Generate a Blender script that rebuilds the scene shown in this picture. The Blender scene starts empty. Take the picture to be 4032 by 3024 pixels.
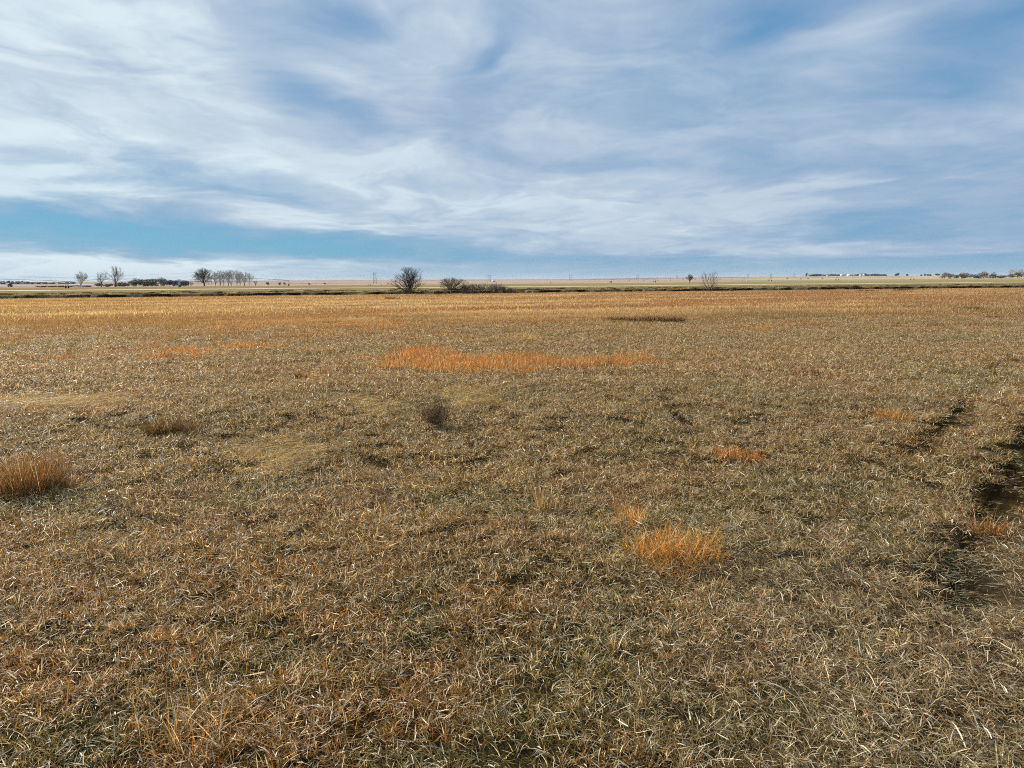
import bpy, math, random
import numpy as np
from mathutils import Vector, Matrix

rng = np.random.default_rng(7)
random.seed(7)
SC = bpy.context.scene
COL = SC.collection
RAD = math.radians

# ------------------------------------------------------------------ camera maths
F = 3030.0                      # focal length in photo pixels (4032 wide)
PITCH, ROLL = RAD(7.82), RAD(0.32)
EYE = np.array([0.0, 0.0, 1.6])
fwd = np.array([0, math.cos(PITCH), -math.sin(PITCH)])
up0 = np.array([0, math.sin(PITCH), math.cos(PITCH)])
rt0 = np.array([1.0, 0, 0])
RT = rt0 * math.cos(ROLL) - up0 * math.sin(ROLL)
UP = up0 * math.cos(ROLL) + rt0 * math.sin(ROLL)


def ray(px, py):
    d = fwd + RT * (px - 2016) / F + UP * (1512 - py) / F
    return d / np.linalg.norm(d)


# ------------------------------------------------------------------ value noise in numpy
_T = rng.random((256, 256))


def vn(x, y):
    x = np.asarray(x, float); y = np.asarray(y, float)
    xi = np.floor(x).astype(int); yi = np.floor(y).astype(int)
    fx = x - xi; fy = y - yi
    fx = fx * fx * (3 - 2 * fx); fy = fy * fy * (3 - 2 * fy)
    a = _T[xi & 255, yi & 255]; b = _T[(xi + 1) & 255, yi & 255]
    c = _T[xi & 255, (yi + 1) & 255]; d = _T[(xi + 1) & 255, (yi + 1) & 255]
    return a + (b - a) * fx + (c - a) * fy + (a - b - c + d) * fx * fy


def fbm(x, y, o=4):
    s = 0; a = 0.5; t = 0
    for k in range(o):
        s = s + a * vn(x + 17.3 * k, y + 9.1 * k); t += a
        x = x * 2.03; y = y * 2.03; a *= 0.5
    return s / t


def sst(a, b, x):
    t = np.clip((np.asarray(x, float) - a) / (b - a), 0, 1)
    return t * t * (3 - 2 * t)


# ------------------------------------------------------------------ terrain
SK = 0.28                      # the creek and the road run at a slant: lines of constant v
VL = np.array([-60, 0, 40, 106, 112, 130, 200, 330, 480, 900, 2000, 3500, 6000, 9000, 16000.])
HL = np.array([1.6, 1.6, 1.72, 2.13, 2.16, 1.93, 2.38, 2.85, 3.4, 5.05, 7.6, 8.6, 0, 0, 0])
VR = np.array([-60, 0, 40, 106, 112, 130, 200, 330, 480, 900, 1500, 2500, 3200, 9000, 16000.])
HR = np.array([1.6, 1.6, 1.72, 2.13, 2.16, 1.93, 2.30, 2.75, 3.2, 4.3, 3.4, 0, 0, 0, 0])
RU = (np.array([-3000, 0, 1000, 1600, 2000, 2240, 2600, 3050, 3500, 4032, 7000.]) - 2016) / F
RP = np.array([4, 4, 4.2, 4, 5.2, 5.0, 1, -1.6, -1.2, -1, -1.])


def rut_w(x, y):
    """1 inside the wheel ruts at the right"""
    w = np.zeros_like(np.asarray(x, float) + 0 * np.asarray(y, float))
    for pts, hw, s in RUTS:
        for (a, b) in zip(pts[:-1], pts[1:]):
            ax, ay = a; bx, by = b
            L2 = (bx - ax) ** 2 + (by - ay) ** 2
            t = np.clip(((x - ax) * (bx - ax) + (y - ay) * (by - ay)) / L2, 0, 1)
            d = np.hypot(x - ax - t * (bx - ax), y - ay - t * (by - ay))
            d = d + 0.05 * (fbm(x * 1.7, y * 1.7, 2) - .5)
            w = np.maximum(w, s * (1 - sst(hw * 0.65, hw * 1.1, d)))
    return w


RUTS = []


def ground_z(x, y, fine=True):
    x = np.asarray(x, float); y = np.asarray(y, float)
    v = y - SK * x
    u = x / np.maximum(np.abs(y), 1.0)
    u = np.clip(u, -3, 3)
    pr = np.interp(u, RU, RP)
    hl = np.interp(v, VL, HL); hr = np.interp(v, VR, HR)
    hl = hl + (v > 3500) * (np.interp(v, [3500, 6000, 16000], [8.6, 0, 0]) * 0)
    # ridge heights in the far distance
    rl = np.interp(v, [3500, 6000, 16000], [0, 1, 1]) * (pr * 6000 / F)
    rr = np.interp(v, [1500, 2500, 16000], [0, 1, 1]) * (pr * 2500 / F)
    m = sst(0.12, 0.30, u)
    h = (hl + rl) * (1 - m) + (hr + rr) * m
    h = h + sst(7000, 12000, v) * 20
    z = 1.6 - h
    # creek: meandering channel
    mean = 5.0 * (fbm(x / 38.0 + 3, 0.5, 3) - .5) + 1.6 * (fbm(x / 5.0, 9.5, 3) - .5)
    e0 = 107.0 + mean * .6
    e1 = 126.5 + 6.0 * (fbm(x / 30.0 + 40, 4.5, 3) - .5) + 3.6 * (fbm(x / 1.8 + 4, 7.7, 4) - .5)
    ch = sst(0, 4.5, v - e0) * (1 - sst(-.75, 0.15, v - e1))
    z = z - ch * (1.25 + 0.35 * fbm(x / 7, v / 3, 3))
    ter = sst(0, 5, v - e1) * (1 - sst(8, 22, v - e1))
    z = z + ter * (.75 * (fbm(x / 2.2, v / 1.1, 4) - .45))
    z = z + 0.25 * np.exp(-((v - 200) / 6.0) ** 2)
    # gentle roll of the land
    z = z + 0.5 * (fbm(x / 60, y / 60, 2) - .5) * sst(150, 260, v) * (1 - sst(400, 480, v))
    z = z + 5.0 * (fbm(x / 500, y / 500, 3) - .5) * sst(700, 1600, v) * (1 - .6 * m)
    if fine:
        k = 1 - sst(25, 60, np.hypot(x, y))
        b = 0.05 * (fbm(x * 1.1, y * 1.1, 2) - .5) + 0.022 * (vn(x * 3.1 + 5, y * 3.1) - .5)
        z = z + k * b
        z = z + 0.05 * (1 - k) * (fbm(x / 2.5, y / 2.5, 3) - .5) * (1 - sst(300, 500, v))
        if RUTS:
            near = np.hypot(x, y) < 40
            z = z - 0.085 * rut_w(x, y) * near
    return z


def hit(px, py):
    """where the line of sight through a photo pixel meets the land"""
    d = ray(px, py)
    t = 0.5
    while t < 12000:
        p = EYE + d * t
        if p[2] < float(ground_z(p[0], p[1], False)):
            lo, hi = t / 1.02, t
            for _ in range(25):
                m = (lo + hi) / 2
                p = EYE + d * m
                if p[2] < float(ground_z(p[0], p[1], False)): hi = m
                else: lo = m
            return np.array([p[0], p[1], float(ground_z(p[0], p[1]))])
        t *= 1.02
    return None


def at(px, dist):
    """a point of the land in the direction of a photo column, dist metres ahead"""
    d = ray(px, 1100); d = d / d[1]
    x, y = d[0] * dist, dist
    return np.array([x, y, float(ground_z(x, y))])


def topz(px, py, dist):
    d = ray(px, py); d = d / d[1]
    return 1.6 + d[2] * dist


def mpp(dist):                 # metres per photo pixel at a distance
    return dist / F * 0.985


RUTS = [([tuple(hit(a, b)[:2]) for a, b in ((4300, 1480), (4110, 1640), (3960, 1935), (3830, 2170), (3790, 2400))], .19, 1.0),
        ([tuple(hit(a, b)[:2]) for a, b in ((4010, 1400), (3960, 1435), (3850, 1540), (3720, 1670), (3640, 1780))], .16, .9)]

# ------------------------------------------------------------------ tags
def tag(o, label=None, cat=None, group=None, kind=None):
    if label: o['label'] = label
    if cat: o['category'] = cat
    if group: o['group'] = group
    if kind: o['kind'] = kind
    return o


def empty(name, loc, label, cat, group=None, rz=0):
    o = bpy.data.objects.new(name, None)
    COL.objects.link(o)
    o.location = [float(c) for c in loc]; o.rotation_euler = (0, 0, rz)
    o.empty_display_size = .2
    return tag(o, label, cat, group)


def mesh_np(name, V, Fc, mat=None, smooth=False, attrs=None):
    """V (n,3); Fc list of arrays each (m,k)"""
    me = bpy.data.meshes.new(name)
    V = np.asarray(V, np.float32)
    me.vertices.add(len(V)); me.vertices.foreach_set('co', V.ravel())
    if not isinstance(Fc, list): Fc = [Fc]
    Fc = [np.asarray(f, np.int32) for f in Fc if len(f)]
    nl = sum(f.size for f in Fc); npoly = sum(len(f) for f in Fc)
    if npoly:
        me.loops.add(nl); me.polygons.add(npoly)
        me.loops.foreach_set('vertex_index', np.concatenate([f.ravel() for f in Fc]))
        tot = np.concatenate([np.full(len(f), f.shape[1]) for f in Fc]).astype(np.int32)
        st = np.concatenate([[0], np.cumsum(tot)[:-1]]).astype(np.int32)
        me.polygons.foreach_set('loop_start', st)
        me.polygons.foreach_set('loop_total', tot)
        if smooth: me.polygons.foreach_set('use_smooth', np.ones(npoly, bool))
    if attrs:
        for k, a in attrs.items():
            a = np.asarray(a, np.float32)
            if a.ndim == 1:
                t = me.attributes.new(k, 'FLOAT', 'POINT'); t.data.foreach_set('value', a)
            elif a.shape[1] == 4:
                t = me.attributes.new(k, 'FLOAT_COLOR', 'POINT'); t.data.foreach_set('color', a.ravel())
            else:
                t = me.attributes.new(k, 'FLOAT_VECTOR', 'POINT'); t.data.foreach_set('vector', a.ravel())
    me.update(calc_edges=True)
    me.validate()
    if mat: me.materials.append(mat)
    return me


def obj(name, me, parent=None, loc=(0, 0, 0)):
    o = bpy.data.objects.new(name, me); COL.objects.link(o)
    o.location = [float(c) for c in loc]
    if parent: o.parent = parent
    return o


# ------------------------------------------------------------------ simple mesh collector
class MB:
    def __init__(s): s.V = []; s.F = []; s.n = 0
    def add(s, V, Fq):
        V = np.asarray(V, float); s.V.append(V); s.F.append(np.asarray(Fq) + s.n); s.n += len(V)
    def box(s, c, size, rz=0):
        x, y, z = [k / 2 for k in size]
        P = np.array([[a * x, b * y, d * z] for d in (-1, 1) for a, b in ((-1, -1), (1, -1), (1, 1), (-1, 1))])
        cs, sn = math.cos(rz), math.sin(rz)
        P = np.c_[P[:, 0] * cs - P[:, 1] * sn, P[:, 0] * sn + P[:, 1] * cs, P[:, 2]] + np.array(c)
        s.add(P, [[0, 3, 2, 1], [4, 5, 6, 7], [0, 1, 5, 4], [1, 2, 6, 5], [2, 3, 7, 6], [3, 0, 4, 7]])
    def tube(s, pts, r, n=6, r2=None):
        pts = [np.asarray(p, float) for p in pts]
        m = len(pts); rs = np.linspace(r, r if r2 is None else r2, m)
        V = []
        for i, p in enumerate(pts):
            d = pts[min(i + 1, m - 1)] - pts[max(i - 1, 0)]; d /= np.linalg.norm(d) + 1e-9
            a = np.cross(d, [0, 0, 1.0])
            if np.linalg.norm(a) < 1e-3: a = np.array([1.0, 0, 0])
            a /= np.linalg.norm(a); b = np.cross(d, a)
            for k in range(n):
                t = 2 * math.pi * k / n
                V.append(p + (a * math.cos(t) + b * math.sin(t)) * rs[i])
        Fq = [[i * n + k, i * n + (k + 1) % n, (i + 1) * n + (k + 1) % n, (i + 1) * n + k] for i in range(m - 1) for k in range(n)]
        s.add(V, Fq)
        if n == 4 or n == 6 or n == 8:
            c0 = len(V)
            V2 = [V[k] for k in range(n)] ; V3 = [V[-n + k] for k in range(n)]
            if n == 4:
                s.add(V2, [[3, 2, 1, 0]]); s.add(V3, [[0, 1, 2, 3]])
            elif n == 6:
                s.add(V2, [[3, 2, 1, 0], [5, 4, 3, 0]]); s.add(V3, [[0, 1, 2, 3], [0, 3, 4, 5]])
            else:
                s.add(V2, [[3, 2, 1, 0], [5, 4, 3, 0], [7, 6, 5, 0]]); s.add(V3, [[0, 1, 2, 3], [0, 3, 4, 5], [0, 5, 6, 7]])
    def mesh(s, name, mat, smooth=False):
        return mesh_np(name, np.concatenate(s.V), [np.concatenate(s.F)], mat, smooth)


# ------------------------------------------------------------------ node helpers
class NT:
    def __init__(s, tree): s.t = tree; s.N = tree.nodes; s.L = tree.links
    def node(s, typ, **kw):
        n = s.N.new(typ)
        for k, v in kw.items(): setattr(n, k, v)
        return n
    def put(s, sock, v):
        if v is None: return
        if isinstance(v, bpy.types.NodeSocket): s.L.new(v, sock)
        else:
            try: sock.default_value = v
            except Exception: sock.default_value = (v, v, v)
    def m(s, op, a, b=None, c=None, clamp=False):
        n = s.node('ShaderNodeMath', operation=op, use_clamp=clamp)
        s.put(n.inputs[0], a); s.put(n.inputs[1], b); s.put(n.inputs[2], c)
        return n.outputs[0]
    def vm(s, op, a, b=None):
        n = s.node('ShaderNodeVectorMath', operation=op)
        s.put(n.inputs[0], a)
        if b is not None:
            if op == 'SCALE': s.put(n.inputs['Scale'], b)
            else: s.put(n.inputs[1], b)
        return n.outputs['Value'] if op in ('DOT_PRODUCT', 'LENGTH') else n.outputs[0]
    def mix(s, f, a, b, typ='MIX'):
        n = s.node('ShaderNodeMix', data_type='RGBA', blend_type=typ)
        s.put(n.inputs[0], f)
        for sock, v in ((n.inputs[6], a), (n.inputs[7], b)):
            if isinstance(v, (tuple, list)) and len(v) == 3: v = (*v, 1)
            s.put(sock, v)
        return n.outputs[2]
    def noise(s, vec, scale, detail=3, rough=.5, dist=0):
        n = s.node('ShaderNodeTexNoise')
        s.put(n.inputs['Vector'], vec); s.put(n.inputs['Scale'], scale)
        n.inputs['Detail'].default_value = detail; n.inputs['Roughness'].default_value = rough
        n.inputs['Distortion'].default_value = dist
        return n.outputs['Fac'], n.outputs['Color']
    def ramp(s, f, stops, interp='LINEAR'):
        n = s.node('ShaderNodeValToRGB'); n.color_ramp.interpolation = interp
        e = n.color_ramp.elements
        while len(e) < len(stops): e.new(.5)
        for i, (p, c) in enumerate(stops):
            e[i].position = p; e[i].color = (*c, 1) if len(c) == 3 else c
        s.put(n.inputs[0], f); return n.outputs[0]
    def rng(s, v, a, b, c=0., d=1., clamp=True):
        n = s.node('ShaderNodeMapRange'); n.clamp = clamp
        s.put(n.inputs[0], v)
        for i, k in enumerate((a, b, c, d)): s.put(n.inputs[i + 1], k)
        return n.outputs[0]
    def xyz(s, x, y, z=0.):
        n = s.node('ShaderNodeCombineXYZ')
        for i, k in enumerate((x, y, z)): s.put(n.inputs[i], k)
        return n.outputs[0]
    def sep(s, v):
        n = s.node('ShaderNodeSeparateXYZ'); s.put(n.inputs[0], v); return n.outputs


def material(name):
    m = bpy.data.materials.new(name); m.use_nodes = True
    m.node_tree.nodes.clear()
    return m, NT(m.node_tree)


def finish(nt, shader):
    o = nt.node('ShaderNodeOutputMaterial'); nt.L.new(shader, o.inputs['Surface'])


def simple(name, col, rough=.8, var=.25, scale=3., metal=0., spec=.3):
    m, t = material(name)
    g = t.node('ShaderNodeNewGeometry')
    f, _ = t.noise(g.outputs['Position'], scale, 4, .6)
    c = t.mix(f, tuple(k * (1 - var) for k in col), tuple(min(1, k * (1 + var)) for k in col))
    p = t.node('ShaderNodeBsdfPrincipled')
    t.put(p.inputs['Base Color'], c); p.inputs['Roughness'].default_value = rough
    p.inputs['Metallic'].default_value = metal; p.inputs['Specular IOR Level'].default_value = spec
    finish(t, p.outputs[0]); return m


def blade_mat(name, instanced=True, flat=None, gloss=.40, spec=.6, trans=.42, pale=1.0):
    """dry grass: tint comes from the patch (or is fixed), every blade differs"""
    m, t = material(name)
    if instanced:
        a = t.node('ShaderNodeAttribute', attribute_type='INSTANCER', attribute_name='tint')
        tint = a.outputs['Color']
    else:
        tint = (*flat, 1)
    b = t.node('ShaderNodeAttribute', attribute_type='GEOMETRY', attribute_name='bl')
    s = t.sep(b.outputs['Vector'])
    r1, r2, tt = s[0], s[1], s[2]
    # bleached blades, blades in the local tint, brown ones, a few green or rusty ones
    blea = t.mix(.10, (.95, .85, .66, 1), tint)
    brown = t.mix(.4, (.13, .065, .015, 1), tint)
    acc = t.ramp(r2, [(0, (.16, .20, .05)), (.5, (.12, .16, .045)), (.55, (.50, .17, .035)), (1, (.42, .23, .05))], 'CONSTANT')
    c = t.mix(t.m('GREATER_THAN', r1, .30 * pale), blea, tint)
    c = t.mix(t.m('GREATER_THAN', r1, .66), c, brown)
    c = t.mix(t.m('MULTIPLY', t.m('GREATER_THAN', r1, .93), .75), c, acc)
    c = t.mix(1.0, c, t.ramp(r2, [(0, (.30, .28, .24)), (1, (1.5, 1.44, 1.28))]), 'MULTIPLY')
    # blades are browner near the root, bleached at the tip
    tip = t.mix(t.m('MULTIPLY', tt, .28 if instanced else .10), c, t.mix(.4, c, (.72, .66, .54, 1)))
    p = t.node('ShaderNodeBsdfPrincipled')
    t.put(p.inputs['Base Color'], tip); p.inputs['Roughness'].default_value = gloss
    p.inputs['Specular IOR Level'].default_value = spec
    t.put(p.inputs['Specular IOR Level'], t.m('MULTIPLY_ADD', t.m('LESS_THAN', r1, .33), spec * .38, .05))
    tr = t.node('ShaderNodeBsdfTranslucent'); t.put(tr.inputs['Color'], t.mix(1., tip, (1.25, 1.0, .62, 1), 'MULTIPLY'))
    mx = t.node('ShaderNodeMixShader'); mx.inputs[0].default_value = trans
    t.L.new(p.outputs[0], mx.inputs[1]); t.L.new(tr.outputs[0], mx.inputs[2])
    finish(t, mx.outputs[0]); return m


# ------------------------------------------------------------------ grass blades
def blades(x, y, z, az, lean, curv, L, W, segs=3, twist=None):
    n = len(x); K = segs + 1
    t = np.linspace(0, 1, K)
    px = np.zeros((n, K)); pz = np.zeros((n, K))
    for k in range(1, K):
        th = lean + curv * (t[k] + t[k - 1]) / 2
        px[:, k] = px[:, k - 1] + np.sin(th) / segs
        pz[:, k] = pz[:, k - 1] + np.cos(th) / segs
    px *= L[:, None]; pz *= L[:, None]
    if twist is None: twist = rng.normal(0, .6, n)
    wa = az + math.pi / 2 + twist
    prof = np.array([.75, 1, .85, .55, .3, .12])[np.linspace(0, 5, K).round().astype(int)]
    prof[-1] = .12
    w = W[:, None] * prof[None, :] / 2
    cx = x[:, None] + px * np.cos(az)[:, None]; cy = y[:, None] + px * np.sin(az)[:, None]
    cz = z[:, None] + pz
    tz = rng.normal(0, .35, n)[:, None]
    V = np.empty((n, K, 2, 3))
    for i, sg in enumerate((-1, 1)):
        V[:, :, i, 0] = cx + sg * w * np.cos(wa)[:, None]
        V[:, :, i, 1] = cy + sg * w * np.sin(wa)[:, None]
        V[:, :, i, 2] = cz + sg * w * tz
    base = (np.arange(n) * K * 2)[:, None]
    q = []
    for k in range(segs):
        q.append(np.c_[base + 2 * k, base + 2 * k + 1, base + 2 * k + 3, base + 2 * k + 2])
    Fq = np.stack(q, 1).reshape(-1, 4)
    A = np.ones((n, K, 2, 4), np.float32)
    A[..., 0] = rng.random(n)[:, None, None]; A[..., 1] = rng.random(n)[:, None, None]
    A[..., 2] = t[None, :, None]
    return V.reshape(-1, 3), Fq, A.reshape(-1, 4)


def disc(n, R, pw=.5):
    r = R * rng.random(n) ** pw; a = rng.random(n) * 2 * math.pi
    return r * np.cos(a), r * np.sin(a)


PATCH = bpy.data.collections.new('grass_patches')      # sources for the grass, not in the scene
M_grass = blade_mat('dry_grass', True)
M_fine = blade_mat('fine_dry_grass', True, gloss=.45, spec=.35, trans=.45, pale=.42)
patch_n = 0
KIND = {}


def add_patch(kind, V, Fq, A, mat):
    global patch_n
    me = mesh_np('grass_patch', V, Fq, mat, True, {'bl': A})
    o = bpy.data.objects.new('grass_patch_%02d' % patch_n, me); PATCH.objects.link(o)
    KIND.setdefault(kind, []).append(patch_n); patch_n += 1


def cat3(parts):
    V = []; Fq = []; A = []; n = 0
    for v, f, a in parts:
        V.append(v); Fq.append(f + n); A.append(a); n += len(v)
    return np.concatenate(V), np.concatenate(Fq), np.concatenate(A)


U = lambda a, b, n: rng.uniform(a, b, n)
for k in range(6):             # messy turf: short rooted tufts, leaning and bent blades over thatch
    parts = []
    for q in range(9):         # tufts rooted together
        cx_, cy_ = disc(1, .13); m = int(rng.integers(7, 15)); hh = rng.uniform(.7, 1.25)
        x, y = disc(m, .018); az = np.arctan2(y, x) + rng.normal(0, .7, m)
        parts.append(blades(x + cx_, y + cy_, np.full(m, -.01), az, np.abs(rng.normal(.15, .4, m)), U(.3, 1.9, m), U(.035, .085, m) * hh, U(.0022, .0046, m), 4))
    n = 45; x, y = disc(n, .16)
    parts.append(blades(x, y, np.full(n, -.008), U(0, 6.28, n), U(.1, 1.0, n), U(.3, 1.9, n), U(.03, .075, n), U(.0022, .0048, n), 3))
    n = 95; x, y = disc(n, .18)
    parts.append(blades(x, y, U(.002, .03, n), U(0, 6.28, n), U(1.0, 1.6, n), U(-.3, .8, n), U(.02, .07, n), U(.0022, .0052, n), 2))
    n = 4; x, y = disc(n, .13)
    parts.append(blades(x, y, np.full(n, -.01), U(0, 6.28, n), U(0, .6, n), U(.2, 1.4, n), U(.08, .13, n), U(.0018, .003, n), 5))
    add_patch('turf', *cat3(parts), M_grass)
for k in range(3):             # combed, lying over
    parts = []
    n = 120; x, y = disc(n, .17)
    parts.append(blades(x, y, U(-.008, .02, n), rng.normal(0, .9, n), U(.6, 1.45, n), U(.1, 1.2, n), U(.04, .105, n), U(.0022, .005, n), 3))
    n = 60; x, y = disc(n, .18)
    parts.append(blades(x, y, U(.0, .02, n), U(0, 6.28, n), U(.8, 1.5, n), U(0, .6, n), U(.03, .08, n), U(.0022, .005, n), 2))
    add_patch('comb', *cat3(parts), M_grass)
for k in range(3):             # pressed flat in the ruts
    n = 90; x, y = disc(n, .16)
    add_patch('flat', *blades(x, y, U(.0, .012, n), rng.normal(0, .8, n), U(1.25, 1.6, n), U(-.15, .2, n), U(.03, .09, n), U(.0022, .0048, n), 2), M_grass)
for k in range(3):             # fine upright stems
    n = 110; x, y = disc(n, .14)
    add_patch('fine', *blades(x, y, np.full(n, -.01), U(0, 6.28, n), U(0, .45, n), U(.1, 1.0, n), U(.06, .16, n), U(.0016, .003, n), 4), M_fine)
for k in range(3):             # long pale straw lying loosely
    n = 60; x, y = disc(n, .2)
    add_patch('straw', *blades(x, y, U(.03, .08, n), rng.normal(0, .5, n), U(1.3, 1.6, n), U(-.1, .25, n), U(.10, .28, n), U(.0018, .0034, n), 3), M_fine)
for k in range(4):             # mid distance turf
    parts = []
    n = 360; x, y = disc(n, .36)
    parts.append(blades(x, y, np.full(n, -.01), U(0, 6.28, n), U(.1, 1.1, n), U(.2, 1.5, n), U(.045, .12, n), U(.0035, .0075, n), 2))
    n = 160; x, y = disc(n, .38)
    parts.append(blades(x, y, U(0, .05, n), U(0, 6.28, n), U(1., 1.6, n), U(0, .5, n), U(.04, .11, n), U(.004, .008, n), 2))
    add_patch('mid', *cat3(parts), M_grass)
for k in range(3):
    n = 330; x, y = disc(n, .36)
    add_patch('midfine', *blades(x, y, np.full(n, -.01), U(0, 6.28, n), U(0, .5, n), U(.1, .9, n), U(.07, .18, n), U(.003, .006, n), 2), M_fine)
for k in range(4):             # far meadow, taller stems
    n = 300; x, y = disc(n, .85)
    add_patch('far', *blades(x, y, np.full(n, -.02), U(0, 6.28, n), U(0, .7, n), U(.1, .9, n), U(.10, .26, n), U(.010, .020, n), 2), M_fine)
for k in range(3):             # far tufted turf
    n = 300; x, y = disc(n, .85)
    add_patch('farturf', *blades(x, y, np.full(n, -.02), U(0, 6.28, n), U(.2, 1.2, n), U(.1, .9, n), U(.08, .20, n), U(.012, .024, n), 2), M_grass)

# ------------------------------------------------------------------ colour of the land (real pigment, by place)
STRAW = np.array([.41, .245, .048]); OLIVE = np.array([.185, .17, .022]); ORANGE = np.array([.70, .31, .06])
BROWN = np.array([.33, .14, .022]); PALE = np.array([.68, .54, .30]); GOLD = np.array([.44, .20, .05])
REDOR = np.array([.68, .24, .05]); GREY = np.array([.23, .17, .05]); YEL = np.array([.92, .72, .34])
ELL = []


def ell(x0, y0, x1, y1, col, s, tallf=0.):
    a = hit((x0 + x1) / 2, y1); b = hit((x0 + x1) / 2, y0); l = hit(x0, (y0 + y1) / 2); r = hit(x1, (y0 + y1) / 2)
    c = (a + b) / 2
    ELL.append((l[:2] * .5 + r[:2] * .5, abs(r[0] - l[0]) / 2, max(abs(b[1] - a[1]) / 2, .08), col, s, tallf))


for e in [(1450, 1385, 2020, 1465, ORANGE, 1.0, 1.), (1850, 1400, 2330, 1462, ORANGE, 1.2, 1.), (2220, 1402, 2540, 1447, ORANGE, 1.1, 1.),
          (1520, 1375, 1720, 1420, REDOR, .7, 1.), (700, 1350, 970, 1420, ORANGE, .55, .6), (320, 1360, 520, 1430, REDOR, .42, .4), (480, 1365, 760, 1430, ORANGE, .30, .3),
          (1240, 1262, 1600, 1312, ORANGE, .55, .7), (900, 1255, 1260, 1300, ORANGE, .35, .4), (1210, 1470, 1270, 1502, REDOR, .6, 1.), (3000, 1288, 3100, 1312, ORANGE, .7, .8),
          (3140, 1262, 3200, 1285, ORANGE, .5, .8), (2950, 1392, 3070, 1412, ORANGE, .35, .3), (3340, 1640, 3470, 1705, PALE, .4, 0),
          (-200, 1575, 560, 1625, YEL, 1., 0), (850, 1745, 1260, 1860, YEL, 1., 0), (1360, 1580, 1540, 1650, YEL, .9, 0), (1730, 1530, 1960, 1620, YEL, .8, 0),
          (1560, 1600, 1680, 1700, YEL, .35, 0), (0, 1285, 120, 1310, PALE, .5, 0), (2000, 1315, 2140, 1350, YEL, .4, 0),
          (3000, 1450, 3560, 1560, BROWN, .8, 0), (2750, 1490, 3000, 1560, OLIVE, .8, 0), (50, 1300, 420, 1420, OLIVE, .6, 0), (2650, 1310, 2950, 1370, OLIVE, .6, 0),
          (1480, 1245, 1780, 1268, GREY, .8, 0), (2700, 1225, 3400, 1262, GREY, .8, 0), (3300, 1780, 3900, 2000, OLIVE, .55, 0), (2900, 1850, 3500, 2100, OLIVE, .45, 0),
          (3060, 1700, 3180, 1780, ORANGE, .3, 0), (2060, 1880, 2250, 2030, BROWN, .5, 0), (100, 1930, 420, 2020, OLIVE, .6, 0)]:
    ell(*e)


def field_col(x, y):
    """returns tint (n,3), share of fine upright stems (n), share of lying straw (n)"""
    x = np.asarray(x, float); y = np.asarray(y, float)
    v = y - SK * x
    n1 = fbm(x * .9 + 3, y * .9, 4); n2 = fbm(x * 2.6, y * 2.6 + 7, 3); n3 = fbm(x / 7 + 11, y / 3.5, 4); n4 = fbm(x / 16 + 31, y / 3.2, 4)
    n5 = fbm(x / 3 + 71, y / 1.6 + 5, 4)
    c = STRAW[None] * np.ones((len(x), 1))
    def mixin(col, w): 
        nonlocal c
        c = c * (1 - w[:, None]) + col[None] * w[:, None]
    mixin(OLIVE, sst(.40, .60, n1) * .8)
    mixin(BROWN, sst(.46, .66, n2) * .75)
    mixin(GREY, sst(.5, .62, n3) * .55 * sst(3, 10, v))
    mixin(BROWN, sst(.45, .62, n5) * .55 * sst(8, 18, v))
    # reddish brown at the front left
    fl = (1 - sst(3.0, 5.5, y)) * (1 - sst(-1.2, .8, x))
    mixin(np.array([.48, .22, .03]), fl * sst(.38, .58, n2) * .8)
    mixin(np.array([.13, .15, .04]), fl * sst(.52, .66, fbm(x * 4 + 9, y * 4, 3)) * .5)
    # silvery straw at the front right
    fr = (1 - sst(3.5, 6, y)) * sst(.1, 1.5, x)
    mixin(np.array([.60, .50, .33]), fr * .5)
    far = sst(24, 44, v + 18 * (n4 - .5))
    tanner = sst(14, 34, v)
    mixin(np.array([.36, .20, .065]), tanner * .55)
    left = 1 - sst(-.35, .1, x / np.maximum(y, 1))
    gold = GOLD[None] * (1 - left[:, None]) + np.array([.55, .36, .15])[None] * left[:, None]
    c = c * (1 - far[:, None] * .9) + gold * far[:, None] * .9
    strk = fbm(x / 22 + 5, v / 3.1 + 2, 4)
    mixin(np.array([.46, .18, .035]), far * sst(.44, .56, strk) * (1. - .45 * left))
    mixin(np.array([.86, .66, .36]), far * sst(.52, .62, fbm(x / 26 + 50, v / 2.4, 3)) * .8)
    mixin(np.array([.24, .16, .08]), far * sst(.60, .70, fbm(x / 9 + 80, v / 2.0, 3)) * .6)
    fine = far * .9 + tanner * .15
    straw = np.zeros(len(x))
    wx = x + .5 * (n2 - .5) * np.clip(y * .12, .4, 3); wy = y + (n1 - .5) * np.clip(y * .12, .4, 4)
    for (cc, rx, ry, col, s, tf) in ELL:
        q = np.sqrt(((wx - cc[0]) / rx) ** 2 + ((wy - cc[1]) / ry) ** 2)
        w = (1 - sst(.45, 1.3, q + .5 * (fbm(x * 2.1 + 60, y * 1.3, 3) - .5))) * s * (.35 + .9 * n2)
        w = np.clip(w, 0, 1)
        if tf > 0: w = (rng.random(len(x)) < w * 1.15) * rng.uniform(.55, 1., len(x))
        mixin(col, w)
        if tf > 0: fine = np.maximum(fine, w * tf)
        if col is YEL: straw = np.maximum(straw, w)
    return c, fine, straw


# ------------------------------------------------------------------ ground sheet
def axis(parts):
    out = []
    for a, b, st in parts: out += list(np.arange(a, b, st))
    return out


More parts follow.
